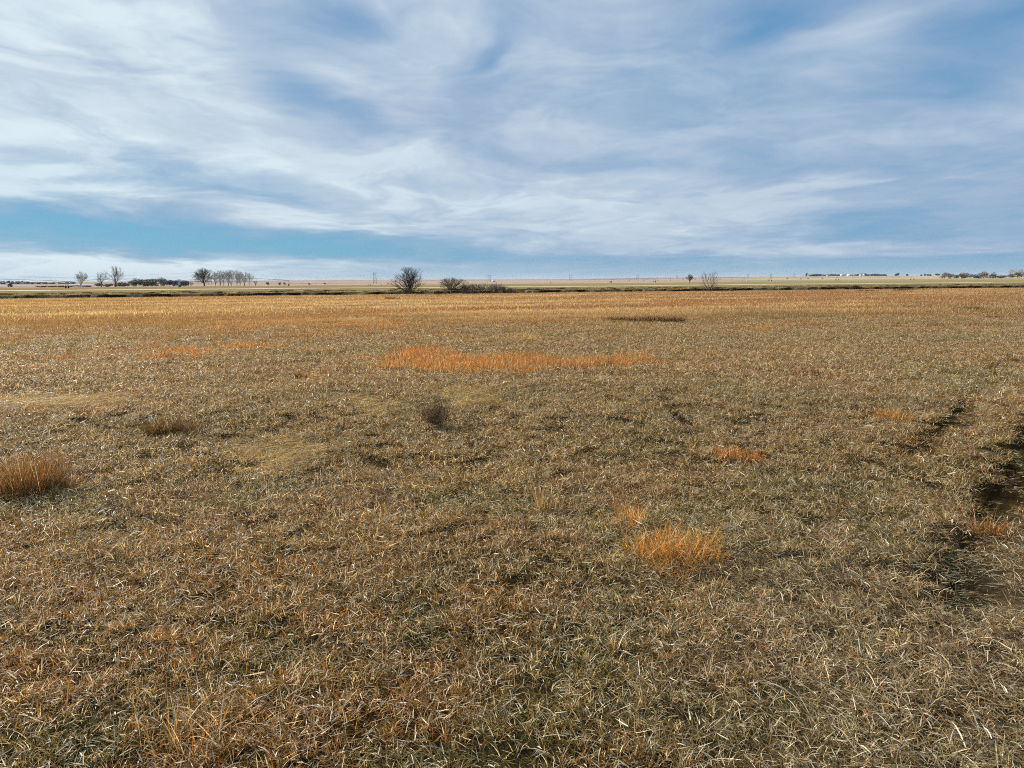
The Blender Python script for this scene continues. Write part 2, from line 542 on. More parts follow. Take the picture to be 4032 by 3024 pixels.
sp = axis([(0, 9, .12), (9, 30, .35), (30, 150, .45), (150, 400, 4.)]) 
xx = 400.
while xx < 9000: sp.append(xx); xx *= 1.06
sp = np.array(sp); S = np.concatenate([-sp[::-1][:-1], sp])
vp = axis([(-40, 0, 2.5), (0, 14, .12), (14, 40, .4), (40, 104, 1.0), (104, 150, .2), (150, 260, 2.), (260, 620, 12.)])
xx = 620.
while xx < 9000: vp.append(xx); xx *= 1.05
Vv = np.array(vp)
GX, GV = np.meshgrid(S, Vv, indexing='ij')
GY = GV + SK * GX
fx = GX.ravel(); fy = GY.ravel(); fv = GV.ravel()
gz = ground_z(fx, fy) - .014 * (1 - sst(60, 100, np.hypot(fx, fy)))
fcol, _, _ = field_col(fx, fy)
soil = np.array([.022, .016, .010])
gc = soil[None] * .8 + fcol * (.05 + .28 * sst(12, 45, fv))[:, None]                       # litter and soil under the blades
nb = fbm(fx / 4, fv / 2.0, 4)
nb2 = fbm(fx / 1.9, fv / .8 + 8, 3)
bank = np.array([.20, .15, .08])[None] * (.12 + 1.0 * sst(.42, .66, nb2)[:, None])
w = sst(108.5, 110, fv)[:, None]; gc = gc * (1 - w) + bank * w
past = np.array([.25, .19, .085])[None] * (.82 + .36 * fbm(fx / 40, fv / 9, 4)[:, None]) ; 
w = sst(136, 160, fv + 14 * (nb - .5))[:, None]; gc = gc * (1 - w) + past * w
w = (sst(196, 198, fv) * (1 - sst(206, 210, fv)))[:, None] * 0.0; gc = gc * (1 - w)
uu = fx / np.maximum(fy, 1.)
crop = np.array([.28, .20, .095])[None] * (.85 + .3 * fbm(fx / 30, fv / 12, 3)[:, None]) + np.array([.0, .02, 0])[None] * sst(-.25, .1, uu)[:, None]
w = sst(212, 225, fv)[:, None]; gc = gc * (1 - w) + crop * w
pink = np.array([.40, .30, .235])[None] * (.9 + .25 * fbm(fx / 300, fv / 120, 4)[:, None])
w = sst(455, 500, fv)[:, None]; gc = gc * (1 - w) + pink * w
strip = sst(.56, .6, vn(fx / 900 + 4, fv / 230 + 8)) * sst(700, 1000, fv)
gc = gc * (1 - .55 * strip[:, None]) + np.array([.20, .12, .10])[None] * .55 * strip[:, None]
gr = sst(.18, .34, uu) * sst(460, 520, fv) * (1 - sst(880, 1000, fv))
gc = gc * (1 - .8 * gr[:, None]) + np.array([.27, .255, .15])[None] * .8 * gr[:, None]
gr = sst(.25, .36, uu) * sst(900, 1000, fv)
gc = gc * (1 - .8 * gr[:, None]) + np.array([.50, .38, .23])[None] * .8 * gr[:, None]
zone = sst(130, 200, fv)
nS, nV = len(S), len(Vv)
ii = (np.arange(nS - 1)[:, None] * nV + np.arange(nV - 1)[None, :]).ravel()
quads = np.c_[ii, ii + nV, ii + nV + 1, ii + 1]
mg, t = material('field_soil')
a = t.node('ShaderNodeAttribute', attribute_type='GEOMETRY', attribute_name='gc')
g = t.node('ShaderNodeNewGeometry')
f1, _ = t.noise(g.outputs['Position'], 1.3, 8, .7)
sc = t.vm('MULTIPLY', g.outputs['Position'], (.12, .6, .6))
f2, _ = t.noise(sc, 1.0, 6, .65)
f3, _ = t.noise(g.outputs['Position'], 28., 4, .7)
k = t.m('MULTIPLY', t.rng(f1, .3, .7, .6, 1.35), t.rng(f2, .3, .7, .72, 1.28))
k = t.m('MULTIPLY', k, t.rng(f3, .3, .7, .7, 1.3))
c = t.vm('SCALE', a.outputs['Color'], k)
p = t.node('ShaderNodeBsdfPrincipled'); t.put(p.inputs['Base Color'], c); p.inputs['Roughness'].default_value = .95
p.inputs['Specular IOR Level'].default_value = 0.
bm = t.node('ShaderNodeBump'); bm.inputs['Strength'].default_value = .6; bm.inputs['Distance'].default_value = .15
t.put(bm.inputs['Height'], f1); t.L.new(bm.outputs[0], p.inputs['Normal'])
finish(t, p.outputs[0])
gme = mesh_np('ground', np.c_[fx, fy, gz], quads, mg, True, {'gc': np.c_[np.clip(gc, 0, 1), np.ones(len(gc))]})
tag(obj('ground', gme), 'flat prairie of dry grass with a creek and far fields', 'ground', kind='structure')

# pale track running beyond the creek
xs = np.concatenate([-np.arange(0, 700, 4.)[::-1][:-1], np.arange(0, 700, 4.)])
rows = []
for dv in (-3.4, -1.6, 0, 1.6, 3.4):
    vv = 200 + dv + .8 * (fbm(xs / 9, xs * 0 + dv, 2) - .5)
    yy = vv + SK * xs
    rows.append(np.c_[xs, yy, ground_z(xs, yy) + .05 - (abs(dv) > 3) * .12])
RV = np.stack(rows, 1); n = len(xs)
ii = (np.arange(n - 1)[:, None] * 5 + np.arange(4)[None, :]).ravel()
M_road = simple('pale_track', (.62, .54, .38), .95, .18, .35)
tag(obj('road', mesh_np('road', RV.reshape(-1, 3), np.c_[ii, ii + 5, ii + 6, ii + 1], M_road, True)),
    'thin pale dirt road running across beyond the creek', 'road', kind='structure')

# ------------------------------------------------------------------ scatter the grass
PX = []; PR = []; PS = []; PI_ = []; PT = []


def scatter(n, r0, r1, half, kind_fn, smin, smax, vmin=-30, vmax=108.4):
    cell = math.sqrt(half * (r1 * r1 - r0 * r0) / max(n, 1))
    gx_, gy_ = np.meshgrid(np.arange(-r1, r1, cell), np.arange(-.5, r1, cell))
    x = gx_.ravel() + rng.uniform(0, 1, gx_.size) * cell; y = gy_.ravel() + rng.uniform(0, 1, gx_.size) * cell
    r = np.hypot(x, y); ok = (r > r0) & (r < r1) & (np.abs(np.arctan2(x, y)) < half)
    x = x[ok]; y = y[ok]
    v = y - SK * x
    ok = (v < vmax + 1.2 * (fbm(x / 5., y * 0 + 9.5, 3) - .5)) & (v > vmin)
    x = x[ok]; y = y[ok]
    kind_fn(x, y, smin, smax)


def near_fn(x, y, smin, smax):
    col, fine, straw = field_col(x, y)
    rw = rut_w(x, y)
    gap = fbm(x * 5 + 31, y * 5, 2)
    n = len(x)
    keep = (rng.random(n) > sst(.62, .80, gap) * .35)
    comb = sst(0, 2.2, x) * (1 - sst(3.5, 7, y)) * .55 + .08
    r = rng.random(n); r2 = rng.random(n)
    hump = .80 + .50 * fbm(x * 2.8 + 7, y * 2.8, 3)
    for i in range(n):
        if not keep[i]: continue
        s = rng.uniform(smin, smax) * hump[i]; rz = rng.uniform(0, 6.28)
        if rw[i] > .2 + .5 * r[i] * r[i]:
            k = 'flat'; rz = rng.normal(-.5, .8); s = .68
            if r2[i] < .12: continue
        elif fine[i] > r2[i]: k = 'fine'
        elif straw[i] > r[i]:
            k = 'straw'; rz = rng.normal(.2, .5); s = 1.
            PX.append((x[i], y[i])); PR.append((0, 0, rng.uniform(0, 6.28))); PS.append(.95)
            PI_.append(random.choice(KIND['turf'])); PT.append(col[i] * rng.uniform(.9, 1.1))
        elif comb[i] > r[i]: k = 'comb'; rz = rng.normal(2.65, .6)
        else: k = 'turf'
        PX.append((x[i], y[i])); PR.append((rng.normal(0, .1), rng.normal(0, .1), rz)); PS.append(s)
        PI_.append(random.choice(KIND[k])); PT.append(col[i] * rng.uniform(.82, 1.18))


def mid_fn(x, y, smin, smax):
    col, fine, straw = field_col(x, y)
    rw = rut_w(x, y); gap = fbm(x * .9 + 31, y * .9, 3)
    n = len(x); r = rng.random(n); r2 = rng.random(n)
    hump = .85 + .4 * fbm(x * .8 + 7, y * .8, 3)
    for i in range(n):
        s = rng.uniform(smin, smax) * hump[i]
        rz = rng.uniform(0, 6.28)
        if rw[i] > .3:
            s *= .45
            if r[i] < .4: continue
        k = 'midfine' if fine[i] > r[i] else ('straw' if straw[i] > r2[i] else 'mid')
        if k == 'straw':
            rz = rng.normal(.2, .5); s = 1.4
            PX.append((x[i], y[i])); PR.append((0, 0, rng.uniform(0, 6.28))); PS.append(.95)
            PI_.append(random.choice(KIND['mid'])); PT.append(col[i] * rng.uniform(.9, 1.1))
        PX.append((x[i], y[i])); PR.append((rng.normal(0, .06), rng.normal(0, .06), rz)); PS.append(s)
        PI_.append(random.choice(KIND[k])); PT.append(col[i] * rng.uniform(.85, 1.15))


def far_fn(x, y, smin, smax):
    col, fine, straw = field_col(x, y)
    n = len(x); r = rng.random(n)
    hump = .7 + .6 * fbm(x / 2.2, y / 2.2, 3)
    for i in range(n):
        s = rng.uniform(smin, smax) * hump[i] * (.72 if y[i] - SK * x[i] > 93 else .9)
        PX.append((x[i], y[i])); PR.append((0, 0, rng.uniform(0, 6.28))); PS.append(s)
        PI_.append(random.choice(KIND['far' if fine[i] > r[i] else 'farturf'])); PT.append(col[i] * rng.uniform(.85, 1.15))


def area(r0, r1, h): return h * (r1 * r1 - r0 * r0)


h1 = RAD(52)
scatter(int(area(.6, 6.5, h1) * 60), .6, 6.5, h1, near_fn, .66, 1.08)
scatter(int(area(6.5, 13, RAD(46)) * 30), 6.5, 13, RAD(46), near_fn, .8, 1.15)
scatter(int(area(11.5, 42, RAD(44)) * 7.5), 11.5, 42, RAD(44), mid_fn, .8, 1.1)
scatter(int(area(38, 150, RAD(44)) * 1.7), 38, 150, RAD(44), far_fn, .85, 1.25)
# shaggy growth along both creek banks
n = 15000
s_ = rng.uniform(-150, 150, n); v_ = rng.uniform(104.5, 150, n)
x = s_; y = v_ + SK * s_
msk = fbm(x / 1.6, v_ / 1.1, 3)
ok = (msk > .42) & ~((v_ > 111) & (v_ < 123.5))
x = x[ok]; y = y[ok]; v_ = v_[ok]; msk = msk[ok]
q1 = fbm(x / 2, v_ / 1.2, 3)
for i in range(len(x)):
    a = np.array([.44, .34, .20]) if v_[i] < 110 else (np.array([.36, .29, .15]) if q1[i] > .5 else np.array([.13, .10, .05]))
    PX.append((x[i], y[i])); PR.append((0, 0, rng.uniform(0, 6.28))); PS.append(rng.uniform(.5, 1.1) * (.9 if v_[i] < 112 else (1.1 if q1[i] > .55 else .6)))
    PI_.append(random.choice(KIND['far'])); PT.append(a * rng.uniform(.75, 1.2))

PX = np.array(PX); PZ = ground_z(PX[:, 0], PX[:, 1])
npt = len(PX); print('grass instances', npt)
gm = mesh_np('grass', np.c_[PX, PZ], [], None, False,
             {'rot': np.array(PR), 'scl': np.array(PS), 'tint': np.c_[np.clip(np.array(PT), 0, 1), np.ones(npt)]})
ia = gm.attributes.new('idx', 'INT', 'POINT'); ia.data.foreach_set('value', np.array(PI_, np.int32))
go = obj('grass', gm)
tag(go, 'short dry matted grass in tan, olive and orange covering the whole field', 'grass', kind='stuff')
gn = bpy.data.node_groups.new('grass_scatter', 'GeometryNodeTree')
gn.interface.new_socket('Geometry', in_out='INPUT', socket_type='NodeSocketGeometry')
gn.interface.new_socket('Geometry', in_out='OUTPUT', socket_type='NodeSocketGeometry')
gi = gn.nodes.new('NodeGroupInput'); gout = gn.nodes.new('NodeGroupOutput')
ip = gn.nodes.new('GeometryNodeInstanceOnPoints'); ci = gn.nodes.new('GeometryNodeCollectionInfo')
ci.inputs['Collection'].default_value = PATCH; ci.inputs['Separate Children'].default_value = True; ci.inputs['Reset Children'].default_value = True


def natt(nm, ty):
    a = gn.nodes.new('GeometryNodeInputNamedAttribute'); a.data_type = ty; a.inputs['Name'].default_value = nm
    return a.outputs['Attribute']


gn.links.new(gi.outputs[0], ip.inputs['Points']); gn.links.new(ci.outputs[0], ip.inputs['Instance'])
ip.inputs['Pick Instance'].default_value = True
gn.links.new(natt('idx', 'INT'), ip.inputs['Instance Index'])
gn.links.new(natt('rot', 'FLOAT_VECTOR'), ip.inputs['Rotation'])
gn.links.new(natt('scl', 'FLOAT'), ip.inputs['Scale'])
gn.links.new(ip.outputs[0], gout.inputs[0])
md = go.modifiers.new('grass_scatter', 'NODES'); md.node_group = gn

# ------------------------------------------------------------------ tussocks and weeds in the field
_bm = {}


def bmat(col, **kw):
    key = (tuple(col), tuple(sorted(kw.items())))
    if key not in _bm: _bm[key] = blade_mat('stems', False, col, **kw)
    return _bm[key]


def tussock(name, label, cat, spots, col, group=None, segs=6, pale=.3, trans=.35):
    """spots: list of (px,py, radius m, n blades, hmin, hmax, width, leanmax, curv)"""
    c0 = hit(spots[0][0], spots[0][1])
    parts = []
    for (px, py, R, n, h0, h1_, W, ln, cv) in spots:
        c = hit(px, py)
        x, y = disc(n, R, .55)
        az = np.arctan2(y, x) + rng.normal(0, 1.5, n)
        z = ground_z(c[0] + x, c[1] + y) - c0[2] - .015
        lean = np.abs(rng.normal(0, ln, n)) * (.4 + .8 * np.hypot(x, y) / R)
        parts.append(blades(c[0] - c0[0] + x, c[1] - c0[1] + y, z, az, lean, U(.1, cv, n), U(h0, h1_, n), U(W * .6, W * 1.2, n), segs))
    V, Fq, A = cat3(parts)
    o = obj(name, mesh_np(name, V, Fq, bmat(col, pale=pale, trans=trans, spec=.5, gloss=.5), True, {'bl': A}), None, c0)
    return tag(o, label, cat, group)


OR = (.82, .43, .10)
tussock('grass_tussock', 'large bright orange clump of fine dry grass, the biggest in the field', 'grass clump',
        [(2640, 2205, .19, 620, .05, .30, .0036, .55, 1.8), (2560, 2185, .16, 300, .05, .25, .0034, .6, 2.0), (2740, 2205, .16, 280, .05, .24, .0034, .6, 2.0), (2660, 2260, .12, 150, .04, .12, .0036, .7, 1.4),
         (2480, 2075, .10, 150, .10, .24, .0032, .3, .8), (2790, 2170, .06, 70, .10, .22, .0034, .4, 1.2)], OR, 'orange and straw grass tussocks')
tussock('grass_tussock', 'rusty straw tussock of tall fine stems at the left edge of the field', 'grass clump',
        [(130, 1935, .22, 1500, .08, .42, .0030, .40, .8), (30, 1935, .20, 600, .06, .36, .003, .4, .8), (170, 1935, .30, 700, .04, .16, .0034, .5, 1.), (200, 1925, .12, 300, .10, .28, .003, .4, .8)], (.33, .18, .07), 'orange and straw grass tussocks')
tussock('grass_tussock', 'low dark straw tussock with a pale curled leaf, casting a wide shadow', 'grass clump',
        [(650, 1705, .20, 1500, .06, .24, .0040, .4, .9), (750, 1705, .18, 600, .05, .20, .004, .45, .9), (590, 1695, .10, 240, .06, .16, .004, .4, 1.)], (.17, .11, .045), 'orange and straw grass tussocks')
tussock('grass_tussock', 'thin upright tuft of long straw blades near the middle of the field', 'grass clump',
        [(2130, 2010, .06, 46, .16, .34, .0042, .25, .5), (2170, 2020, .05, 24, .12, .26, .004, .3, .6)], (.55, .40, .20), 'orange and straw grass tussocks')
tussock('grass_tussock', 'arching tuft of long pale and orange blades at the front left', 'grass clump',
        [(760, 2960, .12, 90, .12, .30, .0036, .8, 2.0), (650, 2940, .10, 50, .12, .26, .0036, .8, 1.9), (900, 2900, .12, 60, .10, .24, .0034, .8, 1.9)], (.58, .38, .17), 'orange and straw grass tussocks')
tussock('grass_tussock', 'drooping rusty tuft of grass beside the wheel rut', 'grass clump',
        [(3870, 2050, .10, 130, .12, .24, .0042, .6, 1.6), (3930, 2060, .08, 80, .1, .2, .004, .6, 1.5)], (.50, .26, .08), 'orange and straw grass tussocks')
tussock('grass_tussock', 'small red-orange tussock, right of the field centre', 'grass clump',
        [(2860, 1800, .14, 240, .07, .15, .0044, .3, .8), (2950, 1810, .13, 220, .06, .13, .0044, .3, .8)], (.70, .27, .045), 'orange and straw grass tussocks')
tussock('grass_tussock', 'small golden orange tussock far right near the ruts', 'grass clump',
        [(3500, 1645, .16, 260, .07, .16, .0055, .3, .8), (3550, 1655, .10, 120, .06, .12, .005, .3, .8)], (.68, .34, .08), 'orange and straw grass tussocks')
# a pale curled leaf beside the dark tussock
# branching weed
M_weed = simple('weed_stem', (.25, .15, .07), .9, .3, 60)


def weed(px, py, Hh, Wd, label, n=26, name='branching_weed', group=None, seed=1, r=.0022, mat=None):
    rg = np.random.default_rng(seed)
    c = hit(px, py)
    b = MB()
    for i in range(n):
        az = rg.uniform(0, 6.28); ln = abs(rg.normal(0, .38)); L = Hh * rg.uniform(.5, 1.05)
        p = np.array([rg.normal(0, Wd * .06), rg.normal(0, Wd * .06), -.02])
        pts = [p]; d = np.array([math.sin(ln) * math.cos(az), math.sin(ln) * math.sin(az), math.cos(ln)])
        for k in range(5):
            d = d + rg.normal(0, .13, 3); d[2] = abs(d[2]); d /= np.linalg.norm(d)
            p = p + d * L / 5; pts.append(p)
            if k >= 1:
                for q in range(3):
                    e = d + rg.normal(0, .55, 3); e[2] = abs(e[2]); e /= np.linalg.norm(e)
                    l2 = L * rg.uniform(.1, .26)
                    m2 = p + e * l2 * .5; e2 = e + rg.normal(0, .4, 3)
                    b.tube([p, m2, m2 + e2 * l2 * .5], r * .6, 4, r * .4)
                    # seed heads
                    tt = m2 + e2 * l2 * .5
                    b.tube([tt, tt + e2 * .5 * l2 * .2 + np.array([0, 0, r * 2])], r * 1.6, 4, r)
        b.tube(pts, r, 4, r * .5)
    o = obj(name, b.mesh(name, mat or M_weed), None, c)
    return tag(o, label, 'weed', group)


weed(1715, 1685, .30, .6, 'dark brown branching weed standing alone in the middle of the field', 90, seed=3, r=.0022)
weed(600, 1672, .12, .1, 'small pale curled weed beside the low dark tussock', 3, seed=9, r=.005, name='dead_leaf_stalk', mat=simple('pale_stalk', (.7, .62, .5), .7, .1, 20))
M_wd2 = simple('weed_dark', (.17, .12, .06), .9, .3, 4)
wl = [(2230, 1258, 70, 12), (2290, 1260, 60, 10), (2420, 1266, 90, 18), (2470, 1268, 80, 20), (2550, 1270, 110, 24), (2620, 1270, 90, 22), (2672, 1272, 60, 20),
      (1545, 1182, 60, 12), (3830, 1222, 110, 16), (120, 1262, 60, 10), (3415, 1150, 90, 8), (3560, 1148, 80, 10)]
wlab = ['leftmost of the two small brown weed clumps right of the centre', 'second of the two small brown weed clumps right of the centre', 'first dark weed clump from the left in the far dark row',
        'second dark weed clump from the left in the far dark row', 'third and widest dark weed clump in the far dark row', 'fourth dark weed clump from the left in the far dark row',
        'fifth and rightmost dark weed clump in the far dark row', 'rusty weed clump in the meadow in front of the big bare tree', 'dark flat weed clump in the golden grass at far right',
        'sparse brown weed clump in the field at far left', 'brown weed clump at the meadow edge below the white farm buildings', 'brown weed clump at the meadow edge right of the white farm buildings']
for i, (a_, b_, wpx, hpx) in enumerate(wl):
    c = hit(a_, b_); d = c[1]; k = mpp(d)
    tussock('weed_clump', wlab[i], 'weed clump', [(a_, b_, wpx * k / 2, 420, hpx * k * .5, hpx * k * 1.5, .024 * d / 40, .45, .8)], (.13, .09, .035) if i != 7 else (.30, .14, .05), 'dark weed clumps in the meadow', segs=3, pale=0, trans=.12)

# ------------------------------------------------------------------ bare trees by space colonisation
def grow(att, start, D, di, dk, iters=160, trunk=None, tropism=(0, 0, .12), rg=None):
    nodes = [np.array(start, float)]; par = [-1]
    for p in (trunk or []):
        par.append(len(nodes) - 1); nodes.append(np.array(p, float))
    N = np.array(nodes); att = att.copy()
    dist = np.full(len(att), 1e9); near = np.zeros(len(att), int)
    def upd(i0):
        nonlocal dist, near
        for j in range(i0, len(N)):
            dd = np.linalg.norm(att - N[j], axis=1); m = dd < dist
            dist[m] = dd[m]; near[m] = j
    upd(0)
    trop = np.array(tropism)
    seen = set()
    for it in range(iters):
        if len(att) == 0: break
        act = dist < di
        if not act.any():
            act = dist <= dist.min() + D
        new = []
        for j in np.unique(near[act]):
            m = act & (near == j)
            dv = (att[m] - N[j]); dv /= np.linalg.norm(dv, axis=1)[:, None] + 1e-9
            d = dv.mean(0) + trop + rg.normal(0, .12, 3); d /= np.linalg.norm(d) + 1e-9
            key = (int(j), tuple(np.round(d, 1)))
            if key in seen: continue
            seen.add(key)
            new.append((N[j] + d * D, j))
        if not new: break
        i0 = len(N)
        N = np.vstack([N] + [p[0][None] for p in new]); par += [int(p[1]) for p in new]
        upd(i0)
        k = dist > dk
        att = att[k]; dist = dist[k]; near = near[k]
    return N, np.array(par)


def tree_mesh(N, par, r0, rg, expo=2.3, twigs=3, tl=.3, sides=5, upb=.5, cut=.35, rmax=None, mat=None):
    n = len(N); ch = [[] for _ in range(n)]
    for i in range(1, n): ch[par[i]].append(i)
    R = np.zeros(n)
    for i in range(n - 1, -1, -1):
        R[i] = r0 if not ch[i] else sum(R[c] ** expo for c in ch[i]) ** (1 / expo)
    if rmax: R *= 1; R = np.where(R > r0, r0 + (R - r0) * (rmax - r0) / max(R[0] - r0, 1e-6), R)
    big = MB(); small = MB()
    def seg(mb, a, b, ra, rb, ns):
        d = b - a; L = np.linalg.norm(d)
        if L < 1e-5: return
        d = d / L; e = np.cross(d, [0.31, .2, .93]); e /= np.linalg.norm(e) + 1e-9; f = np.cross(d, e)
        an = 2 * math.pi * np.arange(ns) / ns
        cc = np.cos(an)[:, None] * e + np.sin(an)[:, None] * f
        V = np.vstack([a + cc * ra, b + d * rb * .3 + cc * rb])
        q = [[k, (k + 1) % ns, ns + (k + 1) % ns, ns + k] for k in range(ns)]
        mb.add(V, q)
    th = R[0] * cut
    for i in range(1, n):
        p = par[i]
        mb = big if R[i] > th else small
        seg(mb, N[p], N[i], min(R[p], R[i] * 1.25), R[i], sides if R[i] > th else 3)
    for i in range(1, n):
        if len(ch[i]) <= 1 and R[i] < r0 * 2.2:
            d0 = N[i] - N[par[i]]; d0 /= np.linalg.norm(d0) + 1e-9
            for k in range(twigs if not ch[i] else 1):
                d = d0 + rg.normal(0, .45, 3) + np.array([0, 0, upb * rg.random()]); d /= np.linalg.norm(d)
                L = tl * rg.uniform(.5, 1.2)
                m = N[i] + d * L * .5; e = N[i] + d * L + np.array([0, 0, upb * L * .25])
                seg(small, N[i], m, r0 * .75, r0 * .6, 3); seg(small, m, e, r0 * .6, r0 * .4, 3)
    bmesh_ = big.mesh('trunk', mat, True) if big.V else None
    return bmesh_, small.mesh('crown', mat, True)


def envelope(n, W, Hh, zb, rg, shape='dome', hollow=.35):
    P = []
    while len(P) < n:
        a = rg.uniform(0, 6.28); q = rg.random()
        if shape == 'dome':            # spreads from near the ground
            el = math.asin(rg.uniform(.02, 1)); r = rg.uniform(hollow, 1) ** .6
            r *= 1 + .13 * math.sin(3 * a + 2) * math.cos(el * 4)
            P.append((W / 2 * r * math.cos(el) * math.cos(a), W / 2 * r * math.cos(el) * math.sin(a), zb + (Hh - zb) * r * math.sin(el)))
        elif shape == 'vase':
            z = rg.random() ** .7; r = (.25 + .75 * z) * math.sqrt(rg.random()) * (1 - .45 * max(0, z - .75) / .25)
            P.append((W / 2 * r * math.cos(a), W / 2 * r * math.sin(a), zb + (Hh - zb) * z))
        elif shape == 'lobes':
            pass
    return np.array(P)


M_bark_d = simple('dark_bark', (.085, .062, .045), .9, .3, 5)
M_bark_w = simple('warm_bark', (.16, .115, .085), .9, .3, 5)
M_bark_g = simple('grey_bark', (.34, .30, .26), .9, .25, 2)
M_bark_p = simple('pale_bark', (.52, .46, .41), .9, .2, 2)


def bare_tree(px, dist, ytop, wpx, label, seed, shape='vase', n=500, zb=.22, mat=None, r0px=.55, trunk_h=None, group='bare trees', stems=0, twigs=3,
              name='bare_tree', ybase=None, expo=2.3, rm=.035, hollow=.35, tl=.07, attr=None, trop=(0, 0, .12)):
    rg = np.random.default_rng(seed)
    c = at(px, dist); k = mpp(dist)
    Hh = topz(px, ytop, dist) - c[2]; W = wpx * k
    th = (trunk_h if trunk_h is not None else zb * .6) * Hh
    att = envelope(n, W, Hh, zb * Hh, rg, shape, hollow) if attr is None else attr(W, Hh, rg)
    D = Hh / 26
    tr = [np.array([0, 0, th * i / 4.0]) + rg.normal(0, .004 * Hh, 3) for i in range(1, 5)]
    N, par = grow(att, (0, 0, -.1), D, Hh * .35, D * 1.9, 140, tr, trop, rg)
    tm, cm = tree_mesh(N, par, r0px * k, rg, expo, twigs, Hh * tl, 5, .5, .42, Hh * rm, mat or M_bark_w)
    e = empty(name, c, label, 'tree', group, rz=0)
    obj('trunk', tm, e); obj('crown', cm, e)
    return e


def fan_nodes(W, Hh, th, rg, nl=12, elmin=5, D=None, zb=.1, up=.06, spawn=.55, wob=.10, levels=3, shape=1.0):
    """limbs radiating from a short trunk, forking until they reach the crown outline"""
    N = [np.array([0, 0, -.1])]; par = [-1]
    for i in range(1, 5):
        par.append(len(N) - 1); N.append(np.array([0, 0, th * i / 4.0]) + rg.normal(0, .004 * Hh, 3))
    D = D or Hh / 22
    def inside(p):
        zc = zb * Hh + .12 * (Hh)
        dz = (p[2] - zc) / (Hh - zc) if p[2] > zc else (zc - p[2]) / (zc * .9 + 1e-6)
        r = math.hypot(p[0], p[1]) / (W / 2)
        return abs(r) ** (2 * shape) + abs(dz) ** (2 * shape)
    def branch(i, d, L, lev):
        p = N[i]; ns = max(2, int(L / D)); nxt = 0
        for k in range(ns):
            d = d + rg.normal(0, wob, 3) + np.array([0, 0, up * (1.5 if d[2] < .3 else .6)]); d = d / np.linalg.norm(d)
            p = p + d * D
            if inside(p) > rg.uniform(.98, 1.18): break
            par.append(i); N.append(p); i = len(N) - 1
            if lev < levels and k >= 1 and rg.random() < spawn:
                e = rg.normal(0, 1, 3); e -= e.dot(d) * d; e /= np.linalg.norm(e) + 1e-9
                an = rg.uniform(.4, .85)
                c = d * math.cos(an) + e * math.sin(an)
                branch(i, c, (L - k * D) * rg.uniform(.45, .85), lev + 1)
    for j in range(nl):
        a = 6.283 * (j * .382 + rg.uniform(-.04, .04)); f = (j + .5) / nl
        el = RAD(elmin) + (RAD(88) - RAD(elmin)) * f ** .68
        d = np.array([math.cos(el) * math.cos(a), math.cos(el) * math.sin(a), math.sin(el)])
        branch(int(rg.integers(2, 5)), d, max(W / 2 * math.cos(el), (Hh - th) * math.sin(el)) * 1.25, 0)
    return np.array(N), np.array(par)


def fan_tree(px, dist, ytop, wpx, label, seed, mat, r0px=.42, th=.1, rm=.05, tl=.07, group='bare trees', expo=2.2, twigs=3, upb=.5, **kw):
    rg = np.random.default_rng(seed); c = at(px, dist); k = mpp(dist)
    Hh = topz(px, ytop, dist) - c[2]; W = wpx * k
    N, par = fan_nodes(W, Hh * .96, th * Hh, rg, **kw)
    tm, cm = tree_mesh(N, par, r0px * k, rg, expo, twigs, Hh * tl, 5, upb, .42, Hh * rm, mat)
    e = empty('bare_tree', c, label, 'tree', group)
    obj('trunk', tm, e); obj('crown', cm, e)
    return e


fan_tree(1611, 103.5, 1054, 198, 'largest bare spreading tree, dome shaped, at the meadow edge left of centre', 42, M_bark_d, .25, .12, .07, .08, nl=20, elmin=-2, zb=.22, spawn=.36, wob=.10, up=.012, twigs=2)
fan_tree(1776, 103, 1094, 158, 'smaller bare spreading tree just right of the largest one', 12, M_bark_w, .25, .28, .065, .09, nl=12, elmin=2, zb=.34, spawn=.36, wob=.09, up=.025, twigs=2)


def two_lobes(W, Hh, rg):
    P = []
    for i in range(380):
        z = rg.random(); a = rg.uniform(0, 6.28); r = math.sqrt(rg.random())
        if rg.random() < .5: P.append((-W * .28 + W * .17 * r * math.cos(a), W * .2 * r * math.sin(a), Hh * (.35 + .62 * z)))
        else: P.append((W * .17 + W * .24 * r * math.cos(a), W * .25 * r * math.sin(a), Hh * (.25 + .74 * z)))
    for i in range(60):
        P.append((rg.uniform(-.5, .5) * W, rg.uniform(-.3, .3) * W, Hh * rg.uniform(.1, .3)))
    return np.array(P)


bare_tree(2795, 115.5, 1073, 80, 'lone thin bare tree on the creek bank, right of centre', 13, attr=two_lobes, mat=M_bark_w, r0px=.28, trunk_h=.12, rm=.035, tl=.12)
fan_tree(2716, 430, 1082, 38, 'small stubby bare tree in the far field left of the lone thin one', 14, M_bark_w, .24, .15, .06, .1, nl=8, elmin=35, zb=.35, spawn=.35)


def dist_v(px, v):
    d = ray(px, 1100); u = d[0] / d[1]; return v / (1 - SK * u)


